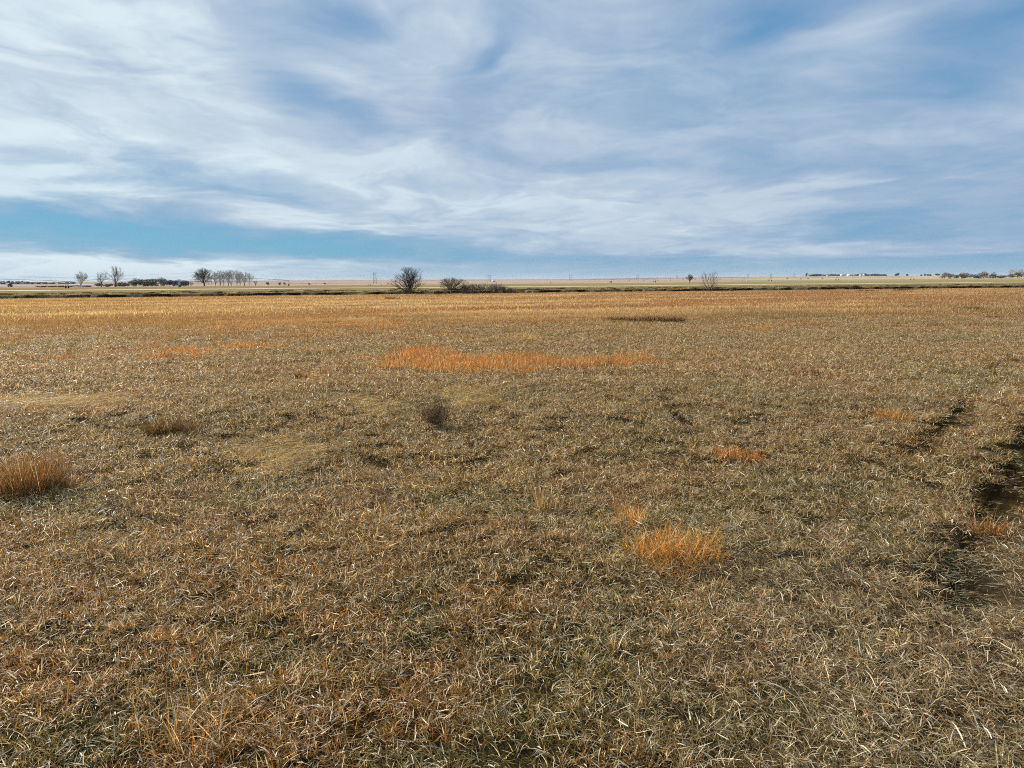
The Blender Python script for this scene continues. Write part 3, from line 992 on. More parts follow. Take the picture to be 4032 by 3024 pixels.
fan_tree(316, dist_v(316, 490), 1071, 64, 'pale bare tree, leftmost of the three standing alone at left', 21, M_bark_g, .2, .12, .03, .09, nl=7, elmin=38, zb=.3, spawn=.36)
fan_tree(398, dist_v(398, 488), 1069, 50, 'bare tree in the middle of the three standing alone at left', 22, M_bark_w, .2, .32, .04, .09, nl=7, elmin=20, zb=.42, spawn=.36)
fan_tree(452, dist_v(452, 486), 1049, 80, 'tallest bare tree of the three standing alone at left', 23, M_bark_w, .22, .2, .04, .09, nl=7, elmin=34, zb=.34, spawn=.36)
fan_tree(803, dist_v(803, 480), 1057, 90, 'broad bare tree at the left end of the long tree row', 24, M_bark_w, .24, .16, .045, .09, nl=15, elmin=8, zb=.25, spawn=.42, up=.015)
grove = [(846, 1071, 26), (866, 1066, 40), (879, 1068, 24), (898, 1063, 40), (909, 1066, 44), (932, 1064, 34), (944, 1071, 26), (961, 1070, 36), (980, 1078, 30)]
gl = ['first', 'second', 'third', 'fourth', 'fifth', 'sixth', 'seventh', 'eighth', 'ninth and last']
for i, (a_, tp, wd) in enumerate(grove):
    fan_tree(a_, dist_v(a_, 478 + 10 * (i % 3)), tp, wd * 1.35, gl[i] + ' slender pale tree from the left in the grove row', 30 + i, (M_bark_p, M_bark_g)[i % 2], .2, .12, .026, .09, 'slender trees in the grove', nl=6, elmin=56, zb=.3, shape=1.4, spawn=.3)

# shrubs beside the two near trees
def shrub(px, v, ytop, wpx, label, seed, mat, n=420, stems=5, r0px=.42, group='bare shrubs', dens=1.0, name='bare_shrub'):
    rg = np.random.default_rng(seed)
    dist = dist_v(px, v); c = at(px, dist); k = mpp(dist)
    Hh = topz(px, ytop, dist) - c[2]; W = wpx * k
    mats = mat; allm = MB(); e = empty(name, c, label, 'shrub', group)
    for q in range(stems):
        ox, oy = rg.uniform(-.3, .3) * W * (1 if stems > 3 else .06), rg.uniform(-.25, .25) * W * (1 if stems > 3 else .06)
        hh = Hh * rg.uniform(.75, 1.0) * (1 - .25 * abs(ox) / (.3 * W)); ww = W * (1 - 1.6 * abs(ox) / W)
        N, par = fan_nodes(max(ww, W * .3), hh, .04 * Hh, rg, nl=4, elmin=48, D=Hh / 12, zb=.15, up=.03, spawn=.42, wob=.13, levels=2)
        tm, cm = tree_mesh(N, par, r0px * k, rg, 2.6, 2, Hh * .12, 3, .5, .8, Hh * .02, mats)
        for m in (tm, cm):
            if m is None: continue
            nv = len(m.vertices); co = np.empty(nv * 3); m.vertices.foreach_get('co', co)
            idx = np.empty(len(m.loops), int); m.loops.foreach_get('vertex_index', idx)
            allm.add(co.reshape(-1, 3) + np.array([ox, oy, 0]), idx.reshape(-1, 4)); bpy.data.meshes.remove(m)
    obj('stems', allm.mesh('stems', mats), e)
    return e


M_sh = simple('shrub_bark', (.105, .082, .068), .9, .3, 3)
sh = [(1832, 1120, 60), (1868, 1116, 66), (1912, 1108, 84), (1958, 1112, 60), (1990, 1122, 50), (2015, 1132, 40)]
slab = ['first grey-brown shrub of the thicket, beside the smaller spreading tree', 'second shrub from the left in the creekside thicket', 'tallest and widest shrub in the middle of the creekside thicket',
        'fourth shrub from the left in the creekside thicket', 'fifth, thin low shrub of the creekside thicket', 'last and lowest shrub at the right end of the thicket']
for i, (a_, tp, wd) in enumerate(sh):
    shrub(a_, 105.3 + (i % 2) * 1.5, tp, wd * 1.25, slab[i], 60 + i, M_bark_w, 520, 9, .23, 'shrubs of the creekside thicket')
shrub(1718, 106, 1143, 40, 'low dark bramble between the two spreading trees', 71, M_sh, 200, 5, .35)
lowl = [(1005, 478, 1100, 24, 'dark round shrub at the right end of the grove row'), (1055, 482, 1110, 26, 'low bare shrub under the irrigation pipe, left one'), (1100, 486, 1110, 22, 'low bare shrub under the irrigation pipe, right one'),
        (1120, 486, 1111, 16, 'dark shrub beside the last tower of the irrigation machine'), (1216, 520, 1114, 15, 'small pale shrub right of the irrigation machine'), (1279, 520, 1113, 18, 'rounded dark shrub in the pink field left of the power pylon'),
        (1501, 520, 1118, 13, 'low dark shrub just right of the nearest power pylon'), (1527, 560, 1112, 12, 'round pink-brown shrub left of the largest bare tree'), (2116, 600, 1113, 8, 'tiny shrub right of the thicket, first'),
        (2138, 600, 1114, 6, 'tiny shrub right of the thicket, second'), (2168, 600, 1112, 12, 'dark tiny shrub right of the thicket, third and largest'), (2440, 620, 1112, 12, 'low brown shrub in the far field right of the white tank'),
        (250 + 500, 478, 1108, 26, 'round brown shrub between the dark windbreak and the grove')]
for i, (a_, v_i, tp, wd, lb) in enumerate(lowl):
    shrub(a_, v_i, tp, wd, lb, 80 + i, M_bark_w if i % 3 else M_bark_g, 200, 2, .26, 'low shrubs scattered in the far fields')

# ------------------------------------------------------------------ evergreen and leafy trees far off
def leaf_mat(name, c1, c2):
    m, t = material(name)
    g = t.node('ShaderNodeNewGeometry')
    f, _ = t.noise(g.outputs['Position'], .9, 4, .6)
    a = t.node('ShaderNodeAttribute', attribute_type='GEOMETRY', attribute_name='bl')
    s = t.sep(a.outputs['Vector'])
    c = t.mix(t.m('ADD', t.m('MULTIPLY', f, .5), t.m('MULTIPLY', s[0], .5)), c1, c2)
    p = t.node('ShaderNodeBsdfPrincipled'); t.put(p.inputs['Base Color'], c); p.inputs['Roughness'].default_value = .75; p.inputs['Specular IOR Level'].default_value = .2
    finish(t, p.outputs[0]); return m


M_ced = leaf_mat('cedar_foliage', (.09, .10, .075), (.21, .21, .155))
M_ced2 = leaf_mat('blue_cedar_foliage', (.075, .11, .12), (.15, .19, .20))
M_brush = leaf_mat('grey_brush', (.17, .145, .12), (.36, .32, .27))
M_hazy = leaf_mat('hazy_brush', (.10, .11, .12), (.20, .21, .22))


def leafy(px, dist, ytop, wpx, label, seed, mat, n=700, name='evergreen_tree', group=None, cone=.0, leaf=1.1, trunk=True, cat='tree', low=.04):
    rg = np.random.default_rng(seed)
    c = at(px, dist); k = mpp(dist)
    Hh = max(topz(px, ytop, dist) - c[2], 6 * k); W = wpx * k
    nl = 9; L = np.c_[rg.normal(0, .22, nl) * W, rg.normal(0, .22, nl) * W, Hh * rg.uniform(.22, .88, nl)]
    pts = []
    while len(pts) < n:
        j = rg.integers(nl); d = rg.normal(0, 1, 3); d /= np.linalg.norm(d); r = rg.uniform(.55, 1)
        p = L[j] + d * r * np.array([W * .27, W * .27, Hh * .26])
        z = p[2] / Hh
        if z < low or z > 1: continue
        lim = W / 2 * (1 - cone * z) * (1.05 if z < .85 else 1.05 - (z - .85) * 2.2)
        if math.hypot(p[0], p[1]) > lim: continue
        pts.append(p)
    P = np.array(pts); s = leaf * k * rg.uniform(.6, 1.5, n)
    a = rg.normal(0, 1, (n, 3)); a /= np.linalg.norm(a, axis=1)[:, None]
    b = np.cross(a, rg.normal(0, 1, (n, 3))); b /= np.linalg.norm(b, axis=1)[:, None]
    V = np.stack([P - a * s[:, None] - b * s[:, None] * .5, P + a * s[:, None] * .3 - b * s[:, None], P + a * s[:, None] + b * s[:, None] * .6, P - a * s[:, None] * .5 + b * s[:, None]], 1).reshape(-1, 3)
    Fq = np.arange(4 * n).reshape(n, 4)
    A = np.repeat(np.c_[rg.random(n), rg.random(n), rg.random(n), np.ones(n)], 4, 0)
    e = empty(name, c, label, cat, group)
    obj('crown', mesh_np('crown', V, Fq, mat, False, {'bl': A}), e)
    if trunk:
        b = MB(); b.tube([(0, 0, -.2), (0, 0, Hh * .4), (W * .02, 0, Hh * .7)], Hh * .03, 6, Hh * .01)
        obj('trunk', b.mesh('trunk', M_bark_d), e)
    return e


ordn = ['first', 'second', 'third', 'fourth', 'fifth', 'sixth', 'seventh', 'eighth', 'ninth', 'tenth', 'eleventh', 'twelfth', 'thirteenth', 'fourteenth', 'fifteenth', 'sixteenth', 'seventeenth', 'eighteenth']
# windbreak between the lone trees and the grove
wb = [(385, 1116, 34), (425, 1117, 34), (470, 1112, 34), (500, 1108, 36), (525, 1100, 34), (548, 1099, 34), (572, 1102, 34), (592, 1099, 34), (615, 1098, 34), (640, 1097, 34), (665, 1104, 34), (690, 1106, 36), (715, 1104, 36), (730, 1107, 22)]
for i, (a_, tp, wd) in enumerate(wb):
    leafy(a_, dist_v(a_, 500 + 8 * (i % 3)), tp, wd * 1.15, ordn[i] + ' dark tree from the left in the dense windbreak', 100 + i, M_ced2 if i > 9 else (M_ced if i > 3 else M_brush), 900, 'windbreak_tree', 'trees of the dark windbreak', leaf=1.2)
# bare tops rising out of the windbreak
for i, (a_, tp, wd) in enumerate([(532, 1095, 24), (600, 1096, 24), (632, 1093, 26), (705, 1100, 20)]):
    bare_tree(a_, dist_v(a_, 512), tp, wd, ['first', 'second', 'third', 'fourth'][i] + ' bare treetop from the left rising over the dark windbreak', 130 + i, 'vase', 150, .4, M_bark_g, .4, .4, 'bare trees in the windbreak', rm=.03)
# far left: hazy tree line, dark bush
leafy(37, dist_v(37, 520), 1117, 20, 'dark round bush at the far left edge beside the pale water', 150, M_ced, 500, 'dark_bush', cat='shrub', leaf=.9)
for i, (a_, tp, wd, bs) in enumerate([(8, 1108, 22, 1), (30, 1106, 16, 1), (48, 1108, 18, 1), (66, 1108, 20, 1), (84, 1108, 20, 1), (104, 1109, 22, 1), (126, 1111, 24, 1), (150, 1112, 24, 1), (176, 1113, 26, 1), (205, 1113, 26, 1), (235, 1113, 26, 1), (262, 1113, 20, 1), (285, 1113, 20, 1)]):
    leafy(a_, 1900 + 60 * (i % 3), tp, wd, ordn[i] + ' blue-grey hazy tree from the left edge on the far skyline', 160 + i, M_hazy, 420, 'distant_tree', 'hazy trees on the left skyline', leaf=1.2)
for i, (a_, tp, wd) in enumerate([(165, 1127, 50), (210, 1127, 40), (240, 1125, 40), (290, 1124, 46), (335, 1124, 46)]):
    leafy(a_, dist_v(a_, 500), tp, wd, ordn[i] + ' low reddish brown hedge bush from the left beyond the far field', 180 + i, leaf_mat('red_brush', (.10, .05, .04), (.22, .12, .09)) if i == 0 else bpy.data.materials['red_brush'], 500, 'hedge_bush', 'reddish hedge bushes at left', trunk=False, cat='shrub', leaf=.9)
# right: farmstead trees on the low rise
fs = [(3175, 1077, 6, 0), (3196, 1081, 24, 1), (3212, 1079, 18, 1), (3226, 1080, 12, 1), (3242, 1082, 26, 2), (3262, 1080, 26, 2), (3282, 1079, 24, 2), (3300, 1081, 18, 2), (3318, 1080, 20, 0), (3372, 1080, 20, 2), (3390, 1079, 18, 2), (3404, 1078, 20, 2), (3412, 1080, 14, 1),
      (3430, 1081, 24, 1), (3448, 1079, 26, 1), (3466, 1081, 22, 1), (3480, 1080, 18, 1)]
for i, (a_, tp, wd, kd) in enumerate(fs):
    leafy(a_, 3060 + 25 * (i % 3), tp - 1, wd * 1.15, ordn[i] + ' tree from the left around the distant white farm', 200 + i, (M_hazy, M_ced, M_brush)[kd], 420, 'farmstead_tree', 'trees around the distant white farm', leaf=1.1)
for i, (a_, tp, wd, kd, lb) in enumerate([(3526, 1079, 9, 1, 'dark tiny evergreen right of the farmstead, beside a pale tree'), (3534, 1075, 15, 0, 'pale tiny tree right of the farmstead'), (3571, 1079, 13, 1, 'single dark evergreen on the skyline, right of the farmstead'),
                                       (3626, 1081, 9, 1, 'small dark evergreen left of a taller pointed one on the right skyline'), (3640, 1078, 12, 1, 'taller pointed evergreen on the right skyline'), (3655, 1078, 12, 0, 'pale tree right of the pointed evergreen'),
                                       (3662, 1079, 10, 1, 'dark evergreen beside a pale tree on the right skyline'), (3690, 1077, 18, 0, 'sparse pale tree just left of the right tree line')]):
    leafy(a_, 3080, tp, wd, lb, 230 + i, (M_hazy, M_ced)[kd], 300, 'skyline_tree', 'small trees on the right skyline', cone=.7 if kd else 0, leaf=1.0)
# the tree line at the right edge
tl = [(3718, 1073, 28, 2), (3740, 1078, 26, 2), (3765, 1082, 24, 2), (3786, 1077, 26, 1), (3800, 1075, 26, 2), (3822, 1078, 28, 2), (3845, 1078, 26, 1), (3862, 1071, 28, 2), (3882, 1073, 26, 2), (3912, 1070, 28, 1), (3930, 1085, 22, 2), (3950, 1084, 26, 2), (3975, 1078, 30, 2), (4005, 1072, 34, 1), (4035, 1070, 34, 2), (4065, 1076, 34, 1)]
for i, (a_, tp, wd, kd) in enumerate(tl):
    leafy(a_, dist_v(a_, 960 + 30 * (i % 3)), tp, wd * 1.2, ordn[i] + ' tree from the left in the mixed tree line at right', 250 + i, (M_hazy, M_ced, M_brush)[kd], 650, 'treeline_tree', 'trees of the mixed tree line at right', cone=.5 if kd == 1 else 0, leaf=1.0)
for i, (a_, tp, wd) in enumerate([(3790, 1073, 26), (3870, 1069, 34), (3985, 1062, 44), (4020, 1060, 40)]):
    bare_tree(a_, dist_v(a_, 990), tp, wd, ['first', 'second', 'third', 'fourth'][i] + ' bare grey tree from the left rising over the right tree line', 280 + i, 'vase', 220, .3, M_bark_p, .45, .25, 'bare trees of the right tree line', rm=.03)

# ------------------------------------------------------------------ irrigation machines
M_galv = simple('galvanised', (.36, .37, .38), .5, .15, 1, .3)
M_tyre = simple('tyre', (.025, .025, .028), .9, .1, 2)


def irrigator(label, towers, H0, seed, r=.09, wheel=.55, arch=.9, thick=1., group=None, first_pt=None):
    """towers: list of (x,y) on the land"""
    pts = [np.array([x, y, float(ground_z(x, y, False))]) for x, y in towers]
    e = empty('irrigation_machine', pts[0], label, 'irrigation machine', group)
    o0 = pts[0]
    for i, p in enumerate(pts):
        q = p - o0
        along = (pts[min(i + 1, len(pts) - 1)] - pts[max(i - 1, 0)]); along[2] = 0; along /= np.linalg.norm(along)
        side = np.array([-along[1], along[0], 0])
        mb = MB(); top = q + np.array([0, 0, H0])
        for s1 in (-1, 1):
            for s2 in (-1, 1):
                mb.tube([top + along * .1 * s2, q + side * s1 * 2.0 + along * .35 * s2 + np.array([0, 0, wheel])], .06 * thick, 4)
        mb.tube([q + side * -2.0 + np.array([0, 0, wheel]), q + side * 2.0 + np.array([0, 0, wheel])], .09 * thick, 4)
        mb.tube([q + side * -.95 + np.array([0, 0, H0 * .5 + .25]), q + side * .95 + np.array([0, 0, H0 * .5 + .25])], .05 * thick, 4)
        T = obj('tower', mb.mesh('tower', M_galv), e)
        for s1 in (-1, 1):
            w = MB(); c = q + side * s1 * 2.0 + np.array([0, 0, wheel])
            w.tube([c - along * .14 * thick, c + along * .14 * thick], wheel, 8)
            obj('wheel', w.mesh('wheel', M_tyre, False), T)
    for i in range(len(pts) - 1):
        a = pts[i] - o0 + np.array([0, 0, H0]); b = pts[i + 1] - o0 + np.array([0, 0, H0])
        P = []
        for k in range(13):
            t_ = k / 12; P.append(a + (b - a) * t_ + np.array([0, 0, arch * 4 * t_ * (1 - t_)]))
        mb = MB(); mb.tube(P, r, 6)
        obj('water_pipe', mb.mesh('water_pipe', M_galv), e)
        mb = MB()
        Q = [p_ - np.array([0, 0, .15 + 1.05 * math.sin(math.pi * k / 12)]) for k, p_ in enumerate(P)]
        for k in range(0, 12, 2):
            j = min(k + 1, 12)
            mb.tube([P[k], Q[j]], .018 * thick, 4)
            mb.tube([Q[j], P[min(k + 2, 12)]], .018 * thick, 4)
        mb.tube(Q, .022 * thick, 4)
        obj('truss', mb.mesh('truss', M_galv), e)
    return e


tw = []
for a_ in (-640, -180, 262, 706, 1136): p = at(a_, dist_v(a_, 372)); tw.append((p[0], p[1]))
irrigator('long irrigation machine with arched pipe spans crossing the left field', tw, 2.75, 1, thick=1.3)
tw = []
for a_, dd in ((2405, 580), (2578, 584)): p = at(a_, dd); tw.append((p[0], p[1]))
irrigator('short irrigation machine of two towers beside the white tank', tw, 2.6, 2, r=.05, arch=.4, thick=1.5)
tw = []
for a_, dd in ((3033, 690), (3297, 705), (3592, 722)): p = at(a_, dd); tw.append((p[0], p[1]))
irrigator('dark wheeled irrigation machine in the green field at right', tw, 3.0, 3, r=.04, arch=.3, thick=1.6)
tw = []
for a_ in (2478, 2535, 2590, 2640, 2690, 2738, 2790, 2835, 2882, 2930): p = at(a_, 1450); tw.append((p[0], p[1]))
irrigator('far pale irrigation machine of many towers on the pink hillside', tw, 3.6, 4, r=.08, arch=.4, thick=2.4, wheel=.5)
tw = []
for a_ in (3100, 3153, 3181, 3238): p = at(a_, 1350); tw.append((p[0], p[1]))
irrigator('far reddish irrigation machine below the white farm', tw, 3.6, 5, r=.16, arch=.1, thick=3.4, wheel=.6)

# ------------------------------------------------------------------ power line pylons
M_pole = simple('weathered_pole', (.16, .15, .15), .85, .2, .4)
M_wire = simple('cable', (.12, .13, .15), .6, .1, 1)
py_l = [(-900, 800, 1070, 11), (826, 1000, 1061, 13), (1476, 640, 1072, 10), (1926, 1250, 1082, 9), (2247, 1400, 1081, 9), (2510, 1500, 1084, 8), (2665, 1650, 1083, 6), (2945, 1800, 1078, 6), (3035, 1950, 1077, 6), (3125, 2050, 1074, 6)]
names_l = ['power pylon out beyond the left edge', 'twin-pole power pylon standing among the grove trees', 'nearest clear twin-pole power pylon, left of the largest bare tree', 'twin-pole power pylon above the creekside thicket', 'twin-pole power pylon first right of the thicket',
           'twin-pole power pylon right of the white tank', 'twin-pole power pylon left of the stubby bare tree', 'twin-pole power pylon above the white trailer', 'twin-pole power pylon over the green field, right of the trailer', 'last faint twin-pole power pylon, left of the farmstead']
tops = []
for i, (a_, dd, yt, wd) in enumerate(py_l):
    c = at(a_, dd); k = mpp(dd); Hh = topz(a_, yt, dd) - c[2]; w = wd * k / 2
    r = .20 * max(.75, dd / 1100) * (1 if i < 4 else .6)
    tops.append((c[0], c[1], c[2] + Hh * .9, w))
    if i == 0: continue
    e = empty('power_pylon', c, names_l[i], 'power pylon', 'twin-pole power pylons of the line')
    for s in (-1, 1):
        b = MB(); b.tube([(s * w * 1.15, 0, -1), (s * w * .95, 0, Hh)], r, 6, r * .7); obj('pole', b.mesh('pole', M_pole), e)
    b = MB(); b.tube([(-w * 1.45, 0, Hh * .93), (w * 1.45, 0, Hh * .93)], r * .75, 4); obj('crossarm', b.mesh('crossarm', M_pole), e)
    b = MB()
    for z0, z1 in ((.12, .38), (.38, .64), (.64, .9)):
        b.tube([(-w, .02, Hh * z0), (w, .02, Hh * z1)], r * .42, 4); b.tube([(w, -.3, Hh * z0), (-w, -.3, Hh * z1)], r * .42, 4)
    obj('cross_brace', b.mesh('cross_brace', M_pole), e)
    b = MB()
    for s in (-1.35, 0, 1.35): b.tube([(s * w, 0, Hh * .93), (s * w, 0, Hh * .83)], r * .35, 4)
    obj('insulator', b.mesh('insulator', M_pole), e)
for i in range(len(tops) - 1):
    if i > 1: break
    for s, nm in ((-1.75, 'near'), (0, 'middle'), (1.75, 'far')):
        A0 = np.array([tops[i][0] + s * tops[i][3], tops[i][1], tops[i][2] - .9]); B0 = np.array([tops[i + 1][0] + s * tops[i + 1][3], tops[i + 1][1], tops[i + 1][2] - .9])
        sag = 4.2 if i else 6.0
        P = [A0 + (B0 - A0) * t_ - np.array([0, 0, sag * 4 * t_ * (1 - t_)]) for t_ in np.linspace(0, 1, 17)]
        P = [p - A0 for p in P]
        b = MB(); b.tube(P, .02, 4)
        tag(obj('power_cable', b.mesh('power_cable', M_wire), None, A0), '%s conductor of the three slung on the %s power line span from the left' % ({'near': 'left', 'middle': 'middle', 'far': 'right'}[nm], ordn[i]), 'power cable', 'cables of the power line')

# ------------------------------------------------------------------ small buildings and boxes
M_white = simple('white_paint', (.82, .83, .84), .6, .05, .3)
M_roof = simple('grey_roof', (.45, .46, .48), .6, .1, .3)
M_dkop = simple('dark_opening', (.06, .06, .065), .5, .1, 1)
M_tan = simple('tan_wall', (.45, .38, .34), .8, .1, .3)


def house(px, dist, W, D, Hw, Hr, label, cat='farm building', wall=None, roof=None, name='farm_building', group=None, rz=.1, doors=1, wins=2):
    c = at(px, dist)
    e = empty(name, c, label, cat, group, rz)
    b = MB(); b.box((0, 0, Hw / 2 - .25), (W, D, Hw + .5))
    b.add([(-W / 2, -D / 2, Hw), (-W / 2, D / 2, Hw), (-W / 2, 0, Hw + Hr * .97), (-W / 2, 0, Hw + Hr * .97)], [[0, 1, 2, 3]])
    b.add([(W / 2, -D / 2, Hw), (W / 2, D / 2, Hw), (W / 2, 0, Hw + Hr * .97), (W / 2, 0, Hw + Hr * .97)], [[0, 1, 2, 3]])
    obj('wall', b.mesh('wall', wall or M_white), e)
    b = MB(); o = .4; h = Hr; z0 = Hw - .1; t_ = .18
    for s in (-1, 1):
        V = [(-W / 2 - o, s * (D / 2 + o), z0), (W / 2 + o, s * (D / 2 + o), z0), (W / 2 + o, 0, Hw + h), (-W / 2 - o, 0, Hw + h)]
        V += [(a, b_, z + t_) for a, b_, z in V]
        b.add(V, [[0, 1, 2, 3], [4, 5, 6, 7], [0, 1, 5, 4], [1, 2, 6, 5], [3, 0, 4, 7]])
    obj('roof', b.mesh('roof', roof or M_roof), e)
    for i in range(doors):
        b = MB(); x_ = (i + .5) / max(doors, 1) * W * .4 - W * .2
        b.box((x_, -D / 2 - .03, Hw * .36), (W * .14, .08, Hw * .72)); obj('door', b.mesh('door', M_dkop), e)
    for i in range(wins):
        x_ = (-.36 if i % 2 == 0 else .36) * W
        b = MB(); b.box((x_, -D / 2 - .03, Hw * .6), (W * .08, .08, Hw * .25)); obj('window', b.mesh('window', M_dkop), e)
    return e


fd = 3020
house(3318, fd, 17, 9, 6.0, 3.0, 'leftmost white farm building of the distant farmstead', roof=M_white, group='buildings of the distant farm')
house(3346, fd, 17, 10, 5.5, 2.6, 'brightest white farm building in the middle of the farmstead', roof=M_white, group='buildings of the distant farm')
house(3361, fd, 9, 7, 4.5, 2.2, 'small white shed just right of the brightest farm building', roof=M_white, group='buildings of the distant farm', doors=1, wins=0)
house(3388, fd, 6, 6, 6, 2.5, 'narrow grey-white farm building among trees at the farm', roof=M_roof, group='buildings of the distant farm', wins=0)
house(3400, fd, 5, 6, 7, 2, 'narrow white farm building, rightmost of the farmstead', roof=M_white, group='buildings of the distant farm', wins=0)
house(3263, fd, 16, 9, 4, 2, 'low tan farm building left of the white ones', wall=M_tan, roof=M_tan, group='buildings of the distant farm')
c = at(3353, 3050); b = MB(); b.tube([(0, 0, 0), (0, 0, topz(3353, 1066, 3050) - c[2])], .7, 6, .35)
tag(obj('mast', b.mesh('mast', M_pole), None, c), 'thin dark mast rising above the distant white farm', 'mast')
house(1943, 1150, 4.2, 4, 1.7, .9, 'small white building behind the creekside thicket', roof=M_white, name='white_shed', cat='shed', rz=.2, wins=0)


def box_thing(px, py_top, wpx, dist, name, label, cat, kind):
    c = at(px, dist); k = mpp(dist); Hh = topz(px, py_top, dist) - c[2]; W = wpx * k
    e = empty(name, c, label, cat, None)
    if kind == 'tank':
        b = MB(); b.tube([(0, 0, -.1), (0, 0, Hh * .82), (0, 0, Hh * .9), (0, 0, Hh)], W / 2, 8, W / 2 * .86); obj('tank_shell', b.mesh('tank_shell', M_white), e)
        b = MB(); b.box((0, -W * .5, Hh * .3), (W * .18, .1, Hh * .5)); obj('hatch', b.mesh('hatch', M_roof), e)
    elif kind == 'trailer':
        b = MB(); b.box((0, 0, Hh * .6), (W, W * .4, Hh * .72)); obj('body', b.mesh('body', M_white), e)
        for s in (-.3, .3):
            b = MB(); b.tube([(s * W, -W * .21, Hh * .14), (s * W, W * .21, Hh * .14)], Hh * .14, 8); obj('wheel', b.mesh('wheel', M_tyre), e)
        b = MB(); b.box((W * .62, 0, Hh * .22), (W * .26, .12, .1)); obj('hitch', b.mesh('hitch', M_tyre), e)
    elif kind == 'gate':
        for s in (-.5, .5):
            b = MB(); b.tube([(s * W, 0, -.2), (s * W, 0, Hh)], .09, 6); obj('post', b.mesh('post', M_tyre), e)
        b = MB(); b.box((0, 0, Hh * .35), (W * .96, .06, .12)); b.box((0, 0, Hh * .5), (W * .96, .06, .1)); obj('rail', b.mesh('rail', M_pole), e)
        b = MB(); b.box((W * .05, -.1, Hh * .42), (W * .5, .06, Hh * .25)); obj('panel', b.mesh('panel', M_white), e)
    return e


box_thing(2388, 1113, 9, 520, 'water_tank', 'round white tank standing in the far field left of an irrigation tower', 'tank', 'tank')
box_thing(2945, 1104, 9, 640, 'white_trailer', 'white box trailer in the far field under a power pylon', 'trailer', 'trailer')
box_thing(1453, 1119, 9, 385, 'field_gate', 'small gate with two dark posts left of the nearest pylon', 'gate', 'gate')
box_thing(906, 1127, 6, 370, 'white_trough', 'small white trailer in front of the grove row', 'trailer', 'trailer')

for i, a_ in enumerate((1161, 1258, 1309, 1363, 1420)):
    c = at(a_, dist_v(a_, 500)); b = MB(); b.tube([(0, 0, -.2), (0, 0, .75)], .13, 6); b.tube([(0, 0, .75), (0, 0, .82)], .17, 6)
    tag(obj('marker_post', b.mesh('marker_post', M_white), None, c), ordn[i] + ' small white post from the left along the far field edge', 'post', 'white posts along the far field edge')

# pale water beyond the left field
def pond(px0, px1, v0, v1, name):
    xs = np.linspace(px0, px1, 30); a = []; b_ = []
    for p_ in xs:
        e_ = math.sin((p_ - px0) / (px1 - px0) * math.pi) ** .4
        vm = (v0 + v1) / 2; h = (v1 - v0) / 2 * e_
        q = at(p_, dist_v(p_, vm - h)); a.append(q); q2 = at(p_, dist_v(p_, vm + h)); b_.append(q2)
    z = max(max(q[2] for q in a), max(q[2] for q in b_)) + .9
    V = [(q[0], q[1], z) for q in a] + [(q[0], q[1], z) for q in b_]
    Fq = [[i, i + 1, 31 + i, 30 + i] for i in range(29)]
    tag(obj(name, mesh_np(name, V, np.array(Fq), M_water)), 'thin bright strip of pale water in the far distance', 'water', kind='structure')


mw, t = material('pale_water')
p = t.node('ShaderNodeBsdfPrincipled'); p.inputs['Base Color'].default_value = (.6, .63, .66, 1); p.inputs['Roughness'].default_value = .12
finish(t, p.outputs[0]); M_water = mw
pond(40, 130, 930, 1050, 'water'); pond(255, 378, 930, 1080, 'water'); pond(-60, 42, 560, 600, 'water')

# ------------------------------------------------------------------ camera
cam = bpy.data.cameras.new('Camera'); co = bpy.data.objects.new('Camera', cam); COL.objects.link(co)
cam.sensor_width = 36; cam.lens = 36 * F / 4032; cam.clip_start = .05; cam.clip_end = 40000
M = Matrix(((RT[0], UP[0], -fwd[0], EYE[0]), (RT[1], UP[1], -fwd[1], EYE[1]), (RT[2], UP[2], -fwd[2], EYE[2]), (0, 0, 0, 1)))
co.matrix_world = M
SC.camera = co

# ------------------------------------------------------------------ the air between here and the far hills
b = MB(); b.box((0, 4400, -11), (19200, 14600, 78))
hm = bpy.data.materials.new('thin_haze'); hm.use_nodes = True; hm.node_tree.nodes.clear(); ht = NT(hm.node_tree)
pv = ht.node('ShaderNodeVolumePrincipled'); pv.inputs['Color'].default_value = (.86, .90, .95, 1); pv.inputs['Density'].default_value = .00002
ho = ht.node('ShaderNodeOutputMaterial'); ht.L.new(pv.outputs[0], ho.inputs['Volume'])
tag(obj('haze', b.mesh('haze', hm)), 'thin pale haze softening the far fields', 'haze', kind='stuff')

# ------------------------------------------------------------------ sun and sky
SUN_EL = RAD(29)
sh_ = np.array([-.77, .64]); sh_ /= np.linalg.norm(sh_)
sd = Vector((sh_[0] * math.cos(SUN_EL), sh_[1] * math.cos(SUN_EL), math.sin(SUN_EL)))
sl = bpy.data.lights.new('Sun', 'SUN'); sl.energy = 5.0; sl.angle = RAD(.6); sl.color = (1, .95, .87)
so = bpy.data.objects.new('Sun', sl); COL.objects.link(so)
so.rotation_euler = (-sd).to_track_quat('-Z', 'Y').to_euler()

W = bpy.data.worlds.new('World'); SC.world = W; W.use_nodes = True
W.node_tree.nodes.clear(); t = NT(W.node_tree)
tc = t.node('ShaderNodeTexCoord'); dirv = t.vm('NORMALIZE', tc.outputs['Generated'])
sky = t.node('ShaderNodeTexSky', sky_type='NISHITA'); sky.sun_disc = False
sky.sun_elevation = SUN_EL; sky.sun_rotation = math.atan2(sh_[0], sh_[1]); sky.air_density = 1.0; sky.dust_density = .2; sky.ozone_density = 2.5
X, Y, Z = t.sep(dirv)
az = t.m('MULTIPLY', t.m('ARCTAN2', X, Y), 57.2958)
el = t.m('MULTIPLY', t.m('ARCSINE', Z), 57.2958)
